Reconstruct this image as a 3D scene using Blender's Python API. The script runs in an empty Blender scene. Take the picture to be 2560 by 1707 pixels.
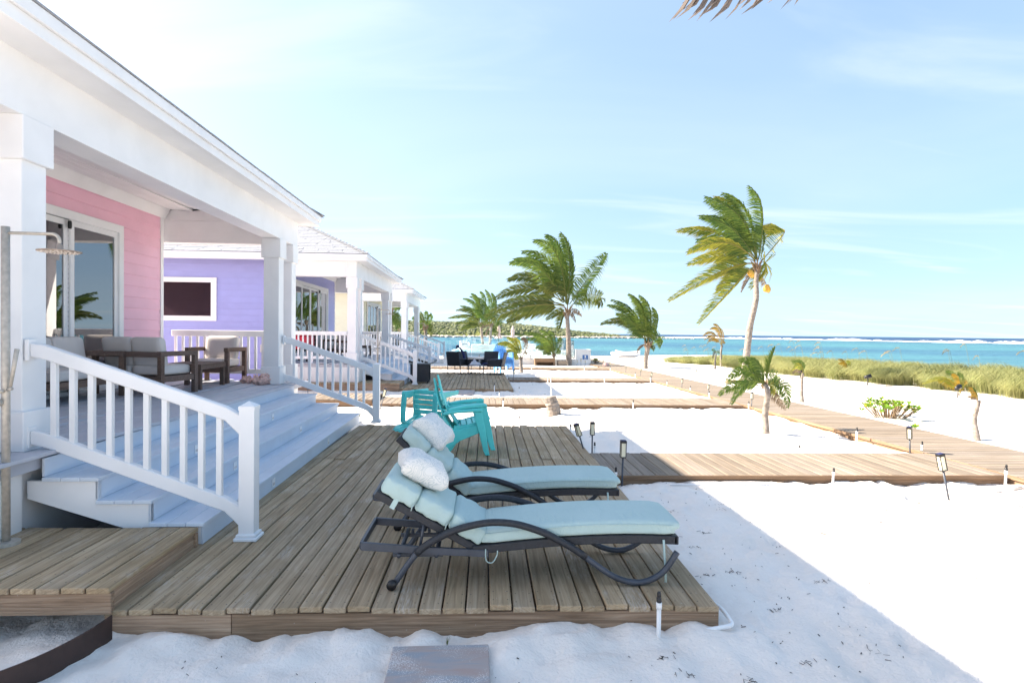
import bpy, bmesh, math, random
import numpy as np
from mathutils import Vector, Matrix
rad = math.radians
SC = bpy.context.scene
COL = SC.collection

# ------------------------------------------------------------------ camera, sky, sun, exposure
cam_d = bpy.data.cameras.new('camera'); cam = bpy.data.objects.new('camera', cam_d); COL.objects.link(cam)
cam_d.sensor_width = 36; cam_d.lens = 20.97; cam_d.clip_start = .05; cam_d.clip_end = 60000
cam.matrix_world = (Matrix.Translation((0, 0, 1.7)) @ Matrix.Rotation(rad(-2.76), 4, 'Z')
                    @ Matrix.Rotation(rad(90 - .82), 4, 'X') @ Matrix.Rotation(rad(.62), 4, 'Z'))
SC.camera = cam
SUN_EL, SUN_TO = rad(34.5), Vector((-.976, .218, 0))          # horizontal direction towards the sun
W = bpy.data.worlds.new('World'); SC.world = W; W.use_nodes = True
wn, wl = W.node_tree.nodes, W.node_tree.links; wn.clear()
w_out = wn.new('ShaderNodeOutputWorld'); w_bg = wn.new('ShaderNodeBackground'); w_bg.inputs['Strength'].default_value = .15
w_sky = wn.new('ShaderNodeTexSky'); w_sky.sky_type = 'NISHITA'; w_sky.sun_disc = False
w_sky.sun_elevation = SUN_EL; w_sky.sun_rotation = math.atan2(SUN_TO.x, SUN_TO.y)
w_sky.air_density = 1.15; w_sky.dust_density = 1.8; w_sky.ozone_density = 3.5; w_sky.altitude = 0
tc = wn.new('ShaderNodeTexCoord'); sep = wn.new('ShaderNodeSeparateXYZ'); wl.new(tc.outputs['Generated'], sep.inputs[0])
# the dome is read a little above the true direction, so that the sea horizon keeps the pale blue of hazy tropical air
w_vm = wn.new('ShaderNodeCombineXYZ'); w_nz = wn.new('ShaderNodeVectorMath'); w_nz.operation = 'NORMALIZE'
def wmath(op, a, b=None, clamp=False):
    n = wn.new('ShaderNodeMath'); n.operation = op; n.use_clamp = clamp
    for i, v in enumerate((a, b)):
        if v is None: continue
        if isinstance(v, (int, float)): n.inputs[i].default_value = v
        else: wl.new(v, n.inputs[i])
    return n.outputs[0]
wl.new(sep.outputs[0], w_vm.inputs[0]); wl.new(sep.outputs[1], w_vm.inputs[1]); wl.new(wmath('ADD', wmath('MULTIPLY', wmath('MAXIMUM', sep.outputs[2], 0.0), .88), .17), w_vm.inputs[2])
wl.new(w_vm.outputs[0], w_nz.inputs[0]); wl.new(w_nz.outputs[0], w_sky.inputs['Vector'])
zc = wmath('ADD', wmath('MAXIMUM', sep.outputs[2], 0.0), .10)
cx_, cy_ = wmath('DIVIDE', sep.outputs[0], zc), wmath('DIVIDE', sep.outputs[1], zc)
comb = wn.new('ShaderNodeCombineXYZ'); wl.new(cx_, comb.inputs[0]); wl.new(cy_, comb.inputs[1])
def cloud(rot, sx, sy, scale, detail, dist, lo, hi, off=(0, 0, 0)):
    mp = wn.new('ShaderNodeMapping'); mp.inputs['Rotation'].default_value = (0, 0, rot); mp.inputs['Scale'].default_value = (sx, sy, 1)
    mp.inputs['Location'].default_value = off
    wl.new(comb.outputs[0], mp.inputs[0]); nz = wn.new('ShaderNodeTexNoise'); wl.new(mp.outputs[0], nz.inputs['Vector'])
    nz.inputs['Scale'].default_value = scale; nz.inputs['Detail'].default_value = detail; nz.inputs['Distortion'].default_value = dist
    mr = wn.new('ShaderNodeMapRange'); mr.interpolation_type = 'SMOOTHSTEP'; mr.inputs[1].default_value = lo; mr.inputs[2].default_value = hi
    wl.new(nz.outputs['Fac'], mr.inputs[0]); return mr.outputs[0]
c1 = cloud(rad(-14), .34, 1.15, 1.25, 9, 1.3, .50, .80, (1.3, .35, 0))
c2 = cloud(rad(-20), .55, .45, .6, 6, .8, .38, .80, (3.1, 1.7, 0))
cl = wmath('MULTIPLY', wmath('ADD', wmath('MULTIPLY', c1, .34), wmath('MULTIPLY', c2, .20)), 1.0, True)
mixc = wn.new('ShaderNodeMix'); mixc.data_type = 'RGBA'
w_gam = wn.new('ShaderNodeGamma'); w_gam.inputs[1].default_value = .72; wl.new(w_sky.outputs[0], w_gam.inputs[0])   # thin high haze evens out the dome
wl.new(cl, mixc.inputs[0]); w_hs = wn.new('ShaderNodeHueSaturation'); w_hs.inputs['Saturation'].default_value = 1.2; wl.new(w_gam.outputs[0], w_hs.inputs['Color']); wl.new(w_hs.outputs[0], mixc.inputs[6]); mixc.inputs[7].default_value = (2.5, 2.75, 2.9, 1)
wl.new(mixc.outputs[2], w_bg.inputs['Color']); wl.new(w_bg.outputs[0], w_out.inputs[0])
sun_d = bpy.data.lights.new('sun', 'SUN'); sun_d.energy = 5.0; sun_d.angle = rad(.55); sun_d.color = (1, .95, .87)
sun = bpy.data.objects.new('sun', sun_d); COL.objects.link(sun)
to_sun = Vector((SUN_TO.x * math.cos(SUN_EL), SUN_TO.y * math.cos(SUN_EL), math.sin(SUN_EL)))
sun.rotation_euler = to_sun.to_track_quat('Z', 'Y').to_euler(); sun.location = (-20, 5, 20)
SC.view_settings.view_transform = 'Standard'; SC.view_settings.look = 'None'; SC.view_settings.gamma = 1
SC.view_settings.use_curve_mapping = False; SC.view_settings.exposure = 1.78
SC.view_settings.use_white_balance = True; SC.view_settings.white_balance_temperature = 7250; SC.view_settings.white_balance_tint = 11
SC.cycles.use_denoising = True; SC.cycles.max_bounces = 8; SC.cycles.transparent_max_bounces = 16
SC.cycles.sample_clamp_indirect = 8

# ------------------------------------------------------------------ materials
MATS = {}
def nodes(name):
    m = bpy.data.materials.new(name); m.use_nodes = True; n, l = m.node_tree.nodes, m.node_tree.links
    MATS[name] = m; return m, n, l, n['Principled BSDF']
def ramp(n, cols):
    r = n.new('ShaderNodeValToRGB'); e = r.color_ramp.elements
    while len(e) < len(cols): e.new(.5)
    for k, (p, c) in zip(e, cols): k.position = p; k.color = (*c, 1)
    return r
def noise(n, l, vec, scale, detail=3, dist=0, rough=.5):
    t = n.new('ShaderNodeTexNoise'); t.inputs['Scale'].default_value = scale; t.inputs['Detail'].default_value = detail
    t.inputs['Distortion'].default_value = dist; t.inputs['Roughness'].default_value = rough
    if vec is not None: l.new(vec, t.inputs['Vector'])
    return t.outputs['Fac']
def mapping(n, l, vec, scale):
    m = n.new('ShaderNodeMapping'); m.inputs['Scale'].default_value = scale; l.new(vec, m.inputs[0]); return m.outputs[0]
def bump(n, l, b, h, strength, dist=.01):
    u = n.new('ShaderNodeBump'); u.inputs['Strength'].default_value = strength; u.inputs['Distance'].default_value = dist
    l.new(h, u.inputs['Height']); l.new(u.outputs[0], b.inputs['Normal'])
def mix(n, l, f, a, b, mode='MIX'):
    m = n.new('ShaderNodeMix'); m.data_type = 'RGBA'; m.blend_type = mode
    for i, v in ((0, f), (6, a), (7, b)):
        if isinstance(v, (int, float)): m.inputs[i].default_value = v
        elif isinstance(v, tuple): m.inputs[i].default_value = (*v, 1)
        else: l.new(v, m.inputs[i])
    return m.outputs[2]
def objvec(n, l):
    """object coordinates shifted by a random amount per object, so that pieces sharing a mesh differ"""
    t = n.new('ShaderNodeTexCoord'); o = n.new('ShaderNodeObjectInfo'); v = n.new('ShaderNodeVectorMath'); v.operation = 'MULTIPLY_ADD'
    c = n.new('ShaderNodeCombineXYZ')
    for i, k in enumerate((37., 11., 23.)):
        q = n.new('ShaderNodeMath'); q.operation = 'MULTIPLY'; q.inputs[1].default_value = k; l.new(o.outputs['Random'], q.inputs[0]); l.new(q.outputs[0], c.inputs[i])
    v.inputs[1].default_value = (1, 1, 1); l.new(t.outputs['Object'], v.inputs[0]); l.new(c.outputs[0], v.inputs[2])
    return v.outputs[0], o.outputs['Random']
def plain(name, c, rough=.5, var=.12, scale=6, bmp=0, bscale=60, spec=.5, metal=0):
    m, n, l, b = nodes(name); v, rnd = objvec(n, l)
    f = noise(n, l, v, scale, 5)
    lo = tuple(x * (1 - var) for x in c); hi = tuple(min(1, x * (1 + var)) for x in c)
    r = ramp(n, [(.3, lo), (.7, hi)]); l.new(f, r.inputs[0]); l.new(r.outputs[0], b.inputs['Base Color'])
    b.inputs['Roughness'].default_value = rough; b.inputs['Specular IOR Level'].default_value = spec; b.inputs['Metallic'].default_value = metal
    if bmp: bump(n, l, b, noise(n, l, v, bscale, 4), bmp, .004)
    return m
def wood(name, dark, light, pale, rough=.8, long=.55, across=13, bmp=.5, stain=.35, nails=False):
    m, n, l, b = nodes(name); v, rnd = objvec(n, l)
    g = mapping(n, l, v, (long, across, across))
    f1 = noise(n, l, g, 2.2, 8, 1.6, .62)
    g2 = mapping(n, l, v, (long * .35, across * .45, across * .45))
    wv = n.new('ShaderNodeTexWave'); wv.wave_type = 'RINGS'; wv.inputs['Scale'].default_value = 2.6; wv.inputs['Distortion'].default_value = 5.0
    wv.inputs['Detail'].default_value = 3; wv.inputs['Detail Scale'].default_value = 1.4; l.new(g2, wv.inputs['Vector'])
    r1 = ramp(n, [(.28, dark), (.55, light), (.8, pale)]); l.new(f1, r1.inputs[0])
    r2 = ramp(n, [(.0, (.72, .69, .66)), (.3, (1, 1, 1)), (1, (.90, .89, .87))]); l.new(wv.outputs['Fac'], r2.inputs[0])
    c = mix(n, l, .75, r1.outputs[0], r2.outputs[0], 'MULTIPLY')
    big = noise(n, l, v, 1.3, 3); r3 = ramp(n, [(.35, (.78, .74, .68)), (.65, (1.12, 1.1, 1.1))]); l.new(big, r3.inputs[0])
    c = mix(n, l, stain * 2, c, r3.outputs[0], 'MULTIPLY')
    r4 = ramp(n, [(0, (.80, .77, .73)), (.35, (1, .96, .89)), (.7, (.92, .92, .93)), (1, (1.14, 1.11, 1.07))]); l.new(rnd, r4.inputs[0])
    c = mix(n, l, 1.0, c, r4.outputs[0], 'MULTIPLY')
    sp = noise(n, l, v, 45, 2); r5 = ramp(n, [(.70, (0, 0, 0)), (.76, (1, 1, 1))]); l.new(sp, r5.inputs[0])
    c = mix(n, l, mix_scalar(n, l, r5.outputs[0], .35), c, (.55, .53, .50))
    if nails:      # two screw heads across the board at every joist, and sand dust worn into the grain
        def mth(op, x, y=None):
            q = n.new('ShaderNodeMath'); q.operation = op
            for i, k in enumerate((x, y)):
                if k is None: continue
                if isinstance(k, (int, float)): q.inputs[i].default_value = k
                else: l.new(k, q.inputs[i])
            return q.outputs[0]
        t = n.new('ShaderNodeTexCoord'); sp_ = n.new('ShaderNodeSeparateXYZ'); l.new(t.outputs['Object'], sp_.inputs[0])
        dx = mth('SUBTRACT', mth('PINGPONG', sp_.outputs[0], .203), .06); dy = mth('SUBTRACT', mth('ABSOLUTE', sp_.outputs[1]), .045)
        dd = mth('SQRT', mth('ADD', mth('MULTIPLY', dx, dx), mth('MULTIPLY', dy, dy)))
        c = mix(n, l, mth('MULTIPLY', mth('LESS_THAN', dd, .0048), .8), c, (.05, .045, .04))
        rs = ramp(n, [(.52, (0, 0, 0)), (.72, (1, 1, 1))]); l.new(noise(n, l, mapping(n, l, v, (.8, 1.6, 1)), 2.4, 5, .6), rs.inputs[0])
        rf = ramp(n, [(.42, (0, 0, 0)), (.62, (1, 1, 1))]); l.new(noise(n, l, mapping(n, l, v, (4, 40, 10)), 3, 4), rf.inputs[0])
        c = mix(n, l, mth('MULTIPLY', mth('MULTIPLY', rs.outputs[0], rf.outputs[0]), .38), c, (.66, .62, .58))
    l.new(c, b.inputs['Base Color']); b.inputs['Roughness'].default_value = rough; b.inputs['Specular IOR Level'].default_value = .25
    h = n.new('ShaderNodeMath'); h.operation = 'ADD'; l.new(f1, h.inputs[0]); l.new(wv.outputs['Fac'], h.inputs[1])
    bump(n, l, b, h.outputs[0], bmp, .003)
    return m
def mix_scalar(n, l, s, k):
    q = n.new('ShaderNodeMath'); q.operation = 'MULTIPLY'; q.inputs[1].default_value = k; l.new(s, q.inputs[0]); return q.outputs[0]
def paint(name, c, rough=.45, dirt=.10):
    m, n, l, b = nodes(name); v, rnd = objvec(n, l)
    f = noise(n, l, v, 2.2, 6, .5); r = ramp(n, [(.25, tuple(x * (1 - dirt) for x in c)), (.75, c)]); l.new(f, r.inputs[0])
    r2 = ramp(n, [(0, (.965, .965, .965)), (1, (1, 1, 1))]); l.new(rnd, r2.inputs[0])
    l.new(mix(n, l, 1.0, r.outputs[0], r2.outputs[0], 'MULTIPLY'), b.inputs['Base Color']); b.inputs['Roughness'].default_value = rough
    g = mapping(n, l, v, (3, 60, 60)); bump(n, l, b, noise(n, l, g, 3, 3), .06, .002)
    return m
paint('white_paint', (.83, .84, .86)); paint('pink_paint', (.85, .49, .62)); paint('lavender_paint', (.335, .36, .69)); paint('cream_paint', (.80, .76, .58))
paint('floor_paint', (.50, .525, .59), .5, .16); paint('step_paint', (.61, .69, .79), .5, .14)
paint('foundation_paint', (.80, .80, .80), .7)
wood('deck_wood', (.31, .235, .155), (.45, .35, .24), (.54, .445, .335), across=10, nails=True)
wood('rim_wood', (.20, .135, .095), (.40, .285, .205), (.53, .42, .33), bmp=.6, across=10)
wood('walk_wood', (.20, .165, .135), (.30, .255, .215), (.38, .335, .29), stain=.2)
wood('walk_rim_wood', (.17, .11, .07), (.28, .19, .13), (.36, .27, .20), stain=.2)
wood('teak_dark', (.11, .075, .064), (.19, .135, .115), (.25, .185, .16), across=16, bmp=.2, stain=.1)
plain('cushion_grey', (.60, .56, .54), .9, .05, 3, .15, 400)
def aqua():
    m, n, l, b = nodes('aqua_fabric'); v, rnd = objvec(n, l)
    rr = ramp(n, [(.3, (.41, .545, .53)), (.7, (.45, .58, .565))]); l.new(noise(n, l, v, 3, 5), rr.inputs[0]); l.new(rr.outputs[0], b.inputs['Base Color'])
    b.inputs['Roughness'].default_value = .85; b.inputs['Specular IOR Level'].default_value = .2
    h = n.new('ShaderNodeMath'); h.operation = 'ADD'; l.new(noise(n, l, mapping(n, l, v, (1.6, .5, 1)), 9, 4, 2.2), h.inputs[0]); l.new(mix_scalar(n, l, noise(n, l, v, 420, 2), .06), h.inputs[1])
    bump(n, l, b, h.outputs[0], .42, .022)
aqua()
plain('dark_wicker', (.018, .021, .028), .55, .3, 40, .6, 160)
plain('slate_metal', (.050, .060, .080), .42, .22, 9)
plain('black_plastic', (.012, .012, .014), .4)
plain('pvc_white', (.80, .80, .80), .35, .05)
plain('teal_plastic', (.07, .64, .61), .42, .10, 4)
plain('blue_plastic', (.17, .47, .87), .42, .10, 4)
plain('red_plastic', (.72, .04, .07), .4)
plain('steel', (.46, .42, .37), .45, .16, 30, .2, 80, .5, .25)
plain('rusty_steel', (.30, .24, .20), .6, .3, 20)
plain('edging_steel', (.050, .026, .021), .6, .25, 5)
plain('shingle', (.32, .33, .36), .95, .16, 25, .5, 300, .2)
plain('shingle_edge', (.30, .31, .34), .9)
plain('concrete', (.76, .75, .73), .9, .06, 4, .2, 50)
plain('navy_fabric', (.02, .028, .10), .9)
plain('towel', (.55, .55, .60), .95)
plain('umbrella_cloth', (.66, .52, .48), .9)
plain('yellow_plastic', (.80, .42, .02), .5)
plain('conch', (.72, .48, .43), .5, .3, 30, .5, 60)
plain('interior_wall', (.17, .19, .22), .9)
plain('trunk', (.25, .215, .19), .95, .4, 14, .9, 40, .1)
plain('dead_fibre', (.21, .145, .095), .95, .4, 20, .8, 50, .1)
plain('coconut', (.62, .34, .05), .6, .2)
plain('rock', (.42, .38, .34), .95, .5, .35, .8, 2, .1)
plain('twig', (.075, .060, .052), .9, .5, 30, 0, 60, .1)
plain('bulb', (.75, .66, .42), .4)
plain('sign_blue', (.045, .17, .45), .4)
def glassy(name, tint, ior, rough=.02, face=None):
    m, n, l, b = nodes(name); n.remove(b); out = n['Material Output']
    tr = n.new('ShaderNodeBsdfTransparent'); tr.inputs[0].default_value = (*tint, 1)
    gl = n.new('ShaderNodeBsdfGlossy'); gl.inputs['Roughness'].default_value = rough; gl.inputs[0].default_value = (.95, .97, 1, 1)
    fr = n.new('ShaderNodeFresnel'); fr.inputs[0].default_value = ior
    t = n.new('ShaderNodeTexCoord'); bp = n.new('ShaderNodeBump'); bp.inputs['Strength'].default_value = .02
    l.new(noise(n, l, t.outputs['Object'], 1.5, 1), bp.inputs['Height']); l.new(bp.outputs[0], gl.inputs['Normal'])
    mx = n.new('ShaderNodeMixShader'); l.new(fr.outputs[0], mx.inputs[0]); l.new(tr.outputs[0], mx.inputs[1]); l.new(gl.outputs[0], mx.inputs[2])
    l.new(mx.outputs[0], out.inputs[0]); return m
glassy('door_glass', (.30, .36, .42), 2.9, .0); glassy('window_glass', (.22, .25, .29), 1.5, .0); glassy('fence_glass', (.84, .94, .96), 1.8); plain('lamp_glass', (.80, .75, .56), .35, .04)
def stone_mat():
    m, n, l, b = nodes('paver_stone'); t = n.new('ShaderNodeTexCoord')
    g = mapping(n, l, t.outputs['Object'], (1.2, 4.5, 4))
    r = ramp(n, [(.3, (.42, .30, .26)), (.48, (.40, .345, .33)), (.6, (.30, .33, .37)), (.75, (.45, .36, .31))]); l.new(noise(n, l, g, 2.2, 5, .6), r.inputs[0])
    a = noise(n, l, t.outputs['Object'], 3.2, 3); bb = noise(n, l, t.outputs['Object'], 120, 3)
    q = n.new('ShaderNodeMath'); q.operation = 'MULTIPLY'; l.new(a, q.inputs[0]); l.new(bb, q.inputs[1])
    r2 = ramp(n, [(.28, (0, 0, 0)), (.36, (1, 1, 1))]); l.new(q.outputs[0], r2.inputs[0])
    l.new(mix(n, l, mix_scalar(n, l, r2.outputs[0], .7), r.outputs[0], (.72, .70, .69)), b.inputs['Base Color']); b.inputs['Roughness'].default_value = .9
    bump(n, l, b, bb, .2, .003)
stone_mat()
def pillow_mat():
    m, n, l, b = nodes('pillow_fabric'); t = n.new('ShaderNodeTexCoord')
    f = noise(n, l, t.outputs['Object'], 13, .6, .9)
    w = n.new('ShaderNodeMath'); w.operation = 'PINGPONG'; w.inputs[1].default_value = .055; l.new(f, w.inputs[0])
    r = ramp(n, [(.019, (.60, .62, .61)), (.026, (.76, .745, .71))]); l.new(w.outputs[0], r.inputs[0]); l.new(r.outputs[0], b.inputs['Base Color'])
    b.inputs['Roughness'].default_value = .95; bump(n, l, b, noise(n, l, t.outputs['Object'], 400, 2), .15, .001)
pillow_mat()
def leaf_mat(name, trans=.35, rough=.45):
    m, n, l, b = nodes(name); out = n['Material Output']; a = n.new('ShaderNodeVertexColor'); a.layer_name = 'Col'
    l.new(a.outputs[0], b.inputs['Base Color']); b.inputs['Roughness'].default_value = rough; b.inputs['Specular IOR Level'].default_value = .35
    tr = n.new('ShaderNodeBsdfTranslucent'); l.new(a.outputs[0], tr.inputs[0]); mx = n.new('ShaderNodeMixShader'); mx.inputs[0].default_value = trans
    l.new(b.outputs[0], mx.inputs[1]); l.new(tr.outputs[0], mx.inputs[2]); l.new(mx.outputs[0], out.inputs[0])
leaf_mat('leaf', .45); leaf_mat('grass_blade', .3, .7); leaf_mat('bush_leaf', .15, .7)
def sand_mat():
    m, n, l, b = nodes('sand'); t = n.new('ShaderNodeTexCoord'); v = t.outputs['Object']
    r = ramp(n, [(.3, (.78, .715, .655)), (.7, (.85, .79, .735))]); l.new(noise(n, l, v, 1.1, 6), r.inputs[0])
    sp = noise(n, l, v, 70, 3); r2 = ramp(n, [(.74, (0, 0, 0)), (.82, (1, 1, 1))]); l.new(sp, r2.inputs[0])
    c = mix(n, l, mix_scalar(n, l, r2.outputs[0], .40), r.outputs[0], (.30, .26, .23))
    l.new(c, b.inputs['Base Color']); b.inputs['Roughness'].default_value = .95; b.inputs['Specular IOR Level'].default_value = .1
    h = n.new('ShaderNodeMath'); h.operation = 'ADD'; l.new(noise(n, l, v, 9, 5), h.inputs[0]); l.new(mix_scalar(n, l, noise(n, l, v, 60, 4), .35), h.inputs[1])
    h2 = n.new('ShaderNodeMath'); h2.operation = 'ADD'; l.new(h.outputs[0], h2.inputs[0]); l.new(mix_scalar(n, l, noise(n, l, v, 24, 4, .5), .6), h2.inputs[1])
    bump(n, l, b, h2.outputs[0], .55, .03)
sand_mat()
def sea_mat():
    m, n, l, b = nodes('sea'); g = n.new('ShaderNodeNewGeometry'); s = n.new('ShaderNodeSeparateXYZ'); l.new(g.outputs['Position'], s.inputs[0])
    def mth(op, x, y):
        q = n.new('ShaderNodeMath'); q.operation = op
        for i, k in enumerate((x, y)):
            if isinstance(k, (int, float)): q.inputs[i].default_value = k
            else: l.new(k, q.inputs[i])
        return q.outputs[0]
    # offshore distance measured along the normal of the reef line; sets the seabed's colour
    d = mth('ADD', mth('MULTIPLY', s.outputs[0], .85), mth('MULTIPLY', s.outputs[1], .53))
    mp = mapping(n, l, g.outputs['Position'], (.012, .045, 1)); nz = noise(n, l, mp, 1.0, 5, .6)
    d2 = mth('ADD', d, mth('MULTIPLY', mth('SUBTRACT', nz, .5), 90))
    mr = n.new('ShaderNodeMapRange'); mr.inputs[1].default_value = 0; mr.inputs[2].default_value = 1000; l.new(d2, mr.inputs[0])
    r = ramp(n, [(.02, (.10, .24, .27)), (.05, (.045, .135, .21)), (.085, (.075, .23, .265)), (.13, (.045, .155, .225)), (.20, (.065, .215, .25)), (.36, (.05, .17, .22)), (.42, (.020, .070, .15)), (.7, (.016, .055, .13))])
    l.new(mr.outputs[0], r.inputs[0])
    p2 = noise(n, l, mapping(n, l, g.outputs['Position'], (.02, .09, 1)), 1.4, 6, 1.0); r2 = ramp(n, [(.36, (.55, .62, .75)), (.56, (1, 1, 1))]); l.new(p2, r2.inputs[0])
    c = mix(n, l, .8, r.outputs[0], r2.outputs[0], 'MULTIPLY')
    wc = noise(n, l, mapping(n, l, g.outputs['Position'], (.30, .55, 1)), 1.0, 3); r3 = ramp(n, [(.71, (0, 0, 0)), (.75, (1, 1, 1))]); l.new(wc, r3.inputs[0])
    c = mix(n, l, mix_scalar(n, l, r3.outputs[0], .18), c, (.75, .80, .80))
    l.new(c, b.inputs['Base Color']); b.inputs['Roughness'].default_value = .38; b.inputs['Specular IOR Level'].default_value = .16
    w = noise(n, l, mapping(n, l, g.outputs['Position'], (.55, .9, 1)), 1.2, 6, .4, .62)
    bump(n, l, b, w, .9, .9)
sea_mat()
def pool_mat():
    m, n, l, b = nodes('pool_water'); b.inputs['Base Color'].default_value = (.25, .72, .78, 1); b.inputs['Roughness'].default_value = .08
    t = n.new('ShaderNodeTexCoord'); bump(n, l, b, noise(n, l, t.outputs['Object'], 3, 3), .3, .05)
pool_mat()
def foam_mat():
    m, n, l, b = nodes('foam'); g = n.new('ShaderNodeNewGeometry')
    r = ramp(n, [(.35, (.62, .70, .74)), (.6, (.86, .88, .88))]); l.new(noise(n, l, g.outputs['Position'], .6, 5), r.inputs[0])
    l.new(r.outputs[0], b.inputs['Base Color']); b.inputs['Roughness'].default_value = .9
foam_mat()
def hill_mat():
    m, n, l, b = nodes('hill_scrub'); g = n.new('ShaderNodeNewGeometry')
    r = ramp(n, [(.35, (.06, .085, .03)), (.5, (.11, .14, .045)), (.65, (.17, .18, .06))]); l.new(noise(n, l, g.outputs['Position'], .09, 6), r.inputs[0])
    l.new(r.outputs[0], b.inputs['Base Color']); b.inputs['Roughness'].default_value = .95; b.inputs['Specular IOR Level'].default_value = .1
hill_mat()

# ------------------------------------------------------------------ object helpers
ORG = {}; OFF = [Vector((0, 0, 0))]; RND = random.Random(7)
def tag(o, label=None, cat=None, group=None, kind=None):
    if label: o['label'] = label
    if cat: o['category'] = cat
    if group: o['group'] = group
    if kind: o['kind'] = kind
    return o
def thing(name, label, cat, loc, group=None, rz=0):
    o = bpy.data.objects.new(name, None); COL.objects.link(o); o.empty_display_size = .2
    ORG[o.name] = Vector(loc); o.location = Vector(loc) + OFF[0]; o.rotation_euler = (0, 0, rz)
    return tag(o, label, cat, group)
def root(o):
    while o.parent: o = o.parent
    return o
def org(o): return ORG.get(root(o).name, Vector((0, 0, 0)))
def link(o, parent=None):
    COL.objects.link(o)
    if parent: o.parent = parent
    return o
class MB:
    def __init__(s): s.v = []; s.f = []
    def add(s, vs, fs):
        k = len(s.v); s.v += [tuple(p) for p in vs]; s.f += [tuple(i + k for i in f) for f in fs]; return s
    def box(s, x0, x1, y0, y1, z0, z1):
        return s.add([(x0, y0, z0), (x1, y0, z0), (x1, y1, z0), (x0, y1, z0), (x0, y0, z1), (x1, y0, z1), (x1, y1, z1), (x0, y1, z1)],
                     [(3, 2, 1, 0), (4, 5, 6, 7), (0, 1, 5, 4), (1, 2, 6, 5), (2, 3, 7, 6), (3, 0, 4, 7)])
    def bar(s, p, q, w, h, up=(0, 0, 1)):
        p, q = Vector(p), Vector(q); t = (q - p).normalized(); a = t.cross(Vector(up)).normalized() * w / 2; b = a.cross(t).normalized() * h / 2
        return s.add([p - a - b, p + a - b, p + a + b, p - a + b, q - a - b, q + a - b, q + a + b, q - a + b],
                     [(3, 2, 1, 0), (4, 5, 6, 7), (0, 1, 5, 4), (1, 2, 6, 5), (2, 3, 7, 6), (3, 0, 4, 7)])
    def tube(s, pts, r, n=8, flat=1.0):
        pts = [Vector(p) for p in pts]; N = len(pts); rr = r if isinstance(r, (list, tuple)) else [r] * N
        k = len(s.v); prev = None
        for i, p in enumerate(pts):
            t = (pts[min(i + 1, N - 1)] - pts[max(i - 1, 0)]).normalized()
            a = prev - t * prev.dot(t) if prev is not None else t.cross(Vector((0, 0, 1)) if abs(t.z) < .9 else Vector((0, 1, 0)))
            a.normalize(); prev = a; b = t.cross(a)
            for j in range(n):
                u = 2 * math.pi * (j + .5) / n; s.v.append(tuple(p + a * math.cos(u) * rr[i] + b * math.sin(u) * rr[i] * flat))
        for i in range(N - 1):
            for j in range(n): s.f.append((k + i * n + j, k + i * n + (j + 1) % n, k + (i + 1) * n + (j + 1) % n, k + (i + 1) * n + j))
        s.f.append(tuple(k + j for j in reversed(range(n)))); s.f.append(tuple(k + (N - 1) * n + j for j in range(n)))
        return s
    def lathe(s, prof, c=(0, 0, 0), n=16):
        k = len(s.v); N = len(prof)
        for r, z in prof:
            for j in range(n):
                u = 2 * math.pi * j / n; s.v.append((c[0] + r * math.cos(u), c[1] + r * math.sin(u), c[2] + z))
        for i in range(N - 1):
            for j in range(n): s.f.append((k + i * n + j, k + i * n + (j + 1) % n, k + (i + 1) * n + (j + 1) % n, k + (i + 1) * n + j))
        s.f.append(tuple(k + j for j in reversed(range(n)))); s.f.append(tuple(k + (N - 1) * n + j for j in range(n)))
        return s
    def prism(s, poly, vec):
        vec = Vector(vec); n = len(poly); P = [Vector(p) for p in poly]
        fs = [tuple(reversed(range(n))), tuple(range(n, 2 * n))] + [(i, (i + 1) % n, n + (i + 1) % n, n + i) for i in range(n)]
        return s.add(P + [p + vec for p in P], fs)
    def sheet(s, rows):
        n = len(rows[0]); fs = []
        for i in range(len(rows) - 1):
            for j in range(n - 1): fs.append((i * n + j, i * n + j + 1, (i + 1) * n + j + 1, (i + 1) * n + j))
        return s.add([p for r in rows for p in r], fs)
    def rbox(s, sx, sy, sz, r, n=6, fn=None):
        bm = bmesh.new(); bmesh.ops.create_cube(bm, size=2.0)
        bmesh.ops.subdivide_edges(bm, edges=bm.edges[:], cuts=n, use_grid_fill=True)
        vs = []; bm.verts.index_update()
        for v in bm.verts:
            c = v.co; h = (sx / 2, sy / 2, sz / 2)
            q = Vector([math.copysign(min(abs(c[i]) ** .8, 1) * h[i], c[i]) for i in range(3)])
            inn = Vector([max(-h[i] + r, min(h[i] - r, q[i])) if h[i] > r else 0 for i in range(3)]); d = q - inn
            if d.length > 1e-6: q = inn + d.normalized() * min(r, max(h[0], h[1], h[2]))
            vs.append(fn(q) if fn else q)
        s.add(vs, [tuple(v.index for v in f.verts) for f in bm.faces]); bm.free(); return s
def finish(me, smooth=False, bevel=0.0):
    bm = bmesh.new(); bm.from_mesh(me)
    bmesh.ops.recalc_face_normals(bm, faces=bm.faces[:])
    if bevel: bmesh.ops.bevel(bm, geom=bm.edges[:], offset=bevel, segments=1, affect='EDGES', clamp_overlap=True)
    bm.to_mesh(me); bm.free()
    if smooth: me.polygons.foreach_set('use_smooth', [True] * len(me.polygons))
    me.update(); return me
def mesh_of(name, mb, mat, smooth=False, bevel=0.0, shift=None):
    me = bpy.data.meshes.new(name); vs = mb.v if shift is None else [(a - shift.x, b - shift.y, c - shift.z) for a, b, c in mb.v]
    me.from_pydata(vs, [], mb.f); me.materials.append(MATS[mat]); return finish(me, smooth, bevel)
def part(name, mb, mat, parent, smooth=False, bevel=0.0, label=None):
    o = link(bpy.data.objects.new(name, mesh_of(name, mb, mat, smooth, bevel, org(parent))), parent)
    return tag(o, label)
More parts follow.
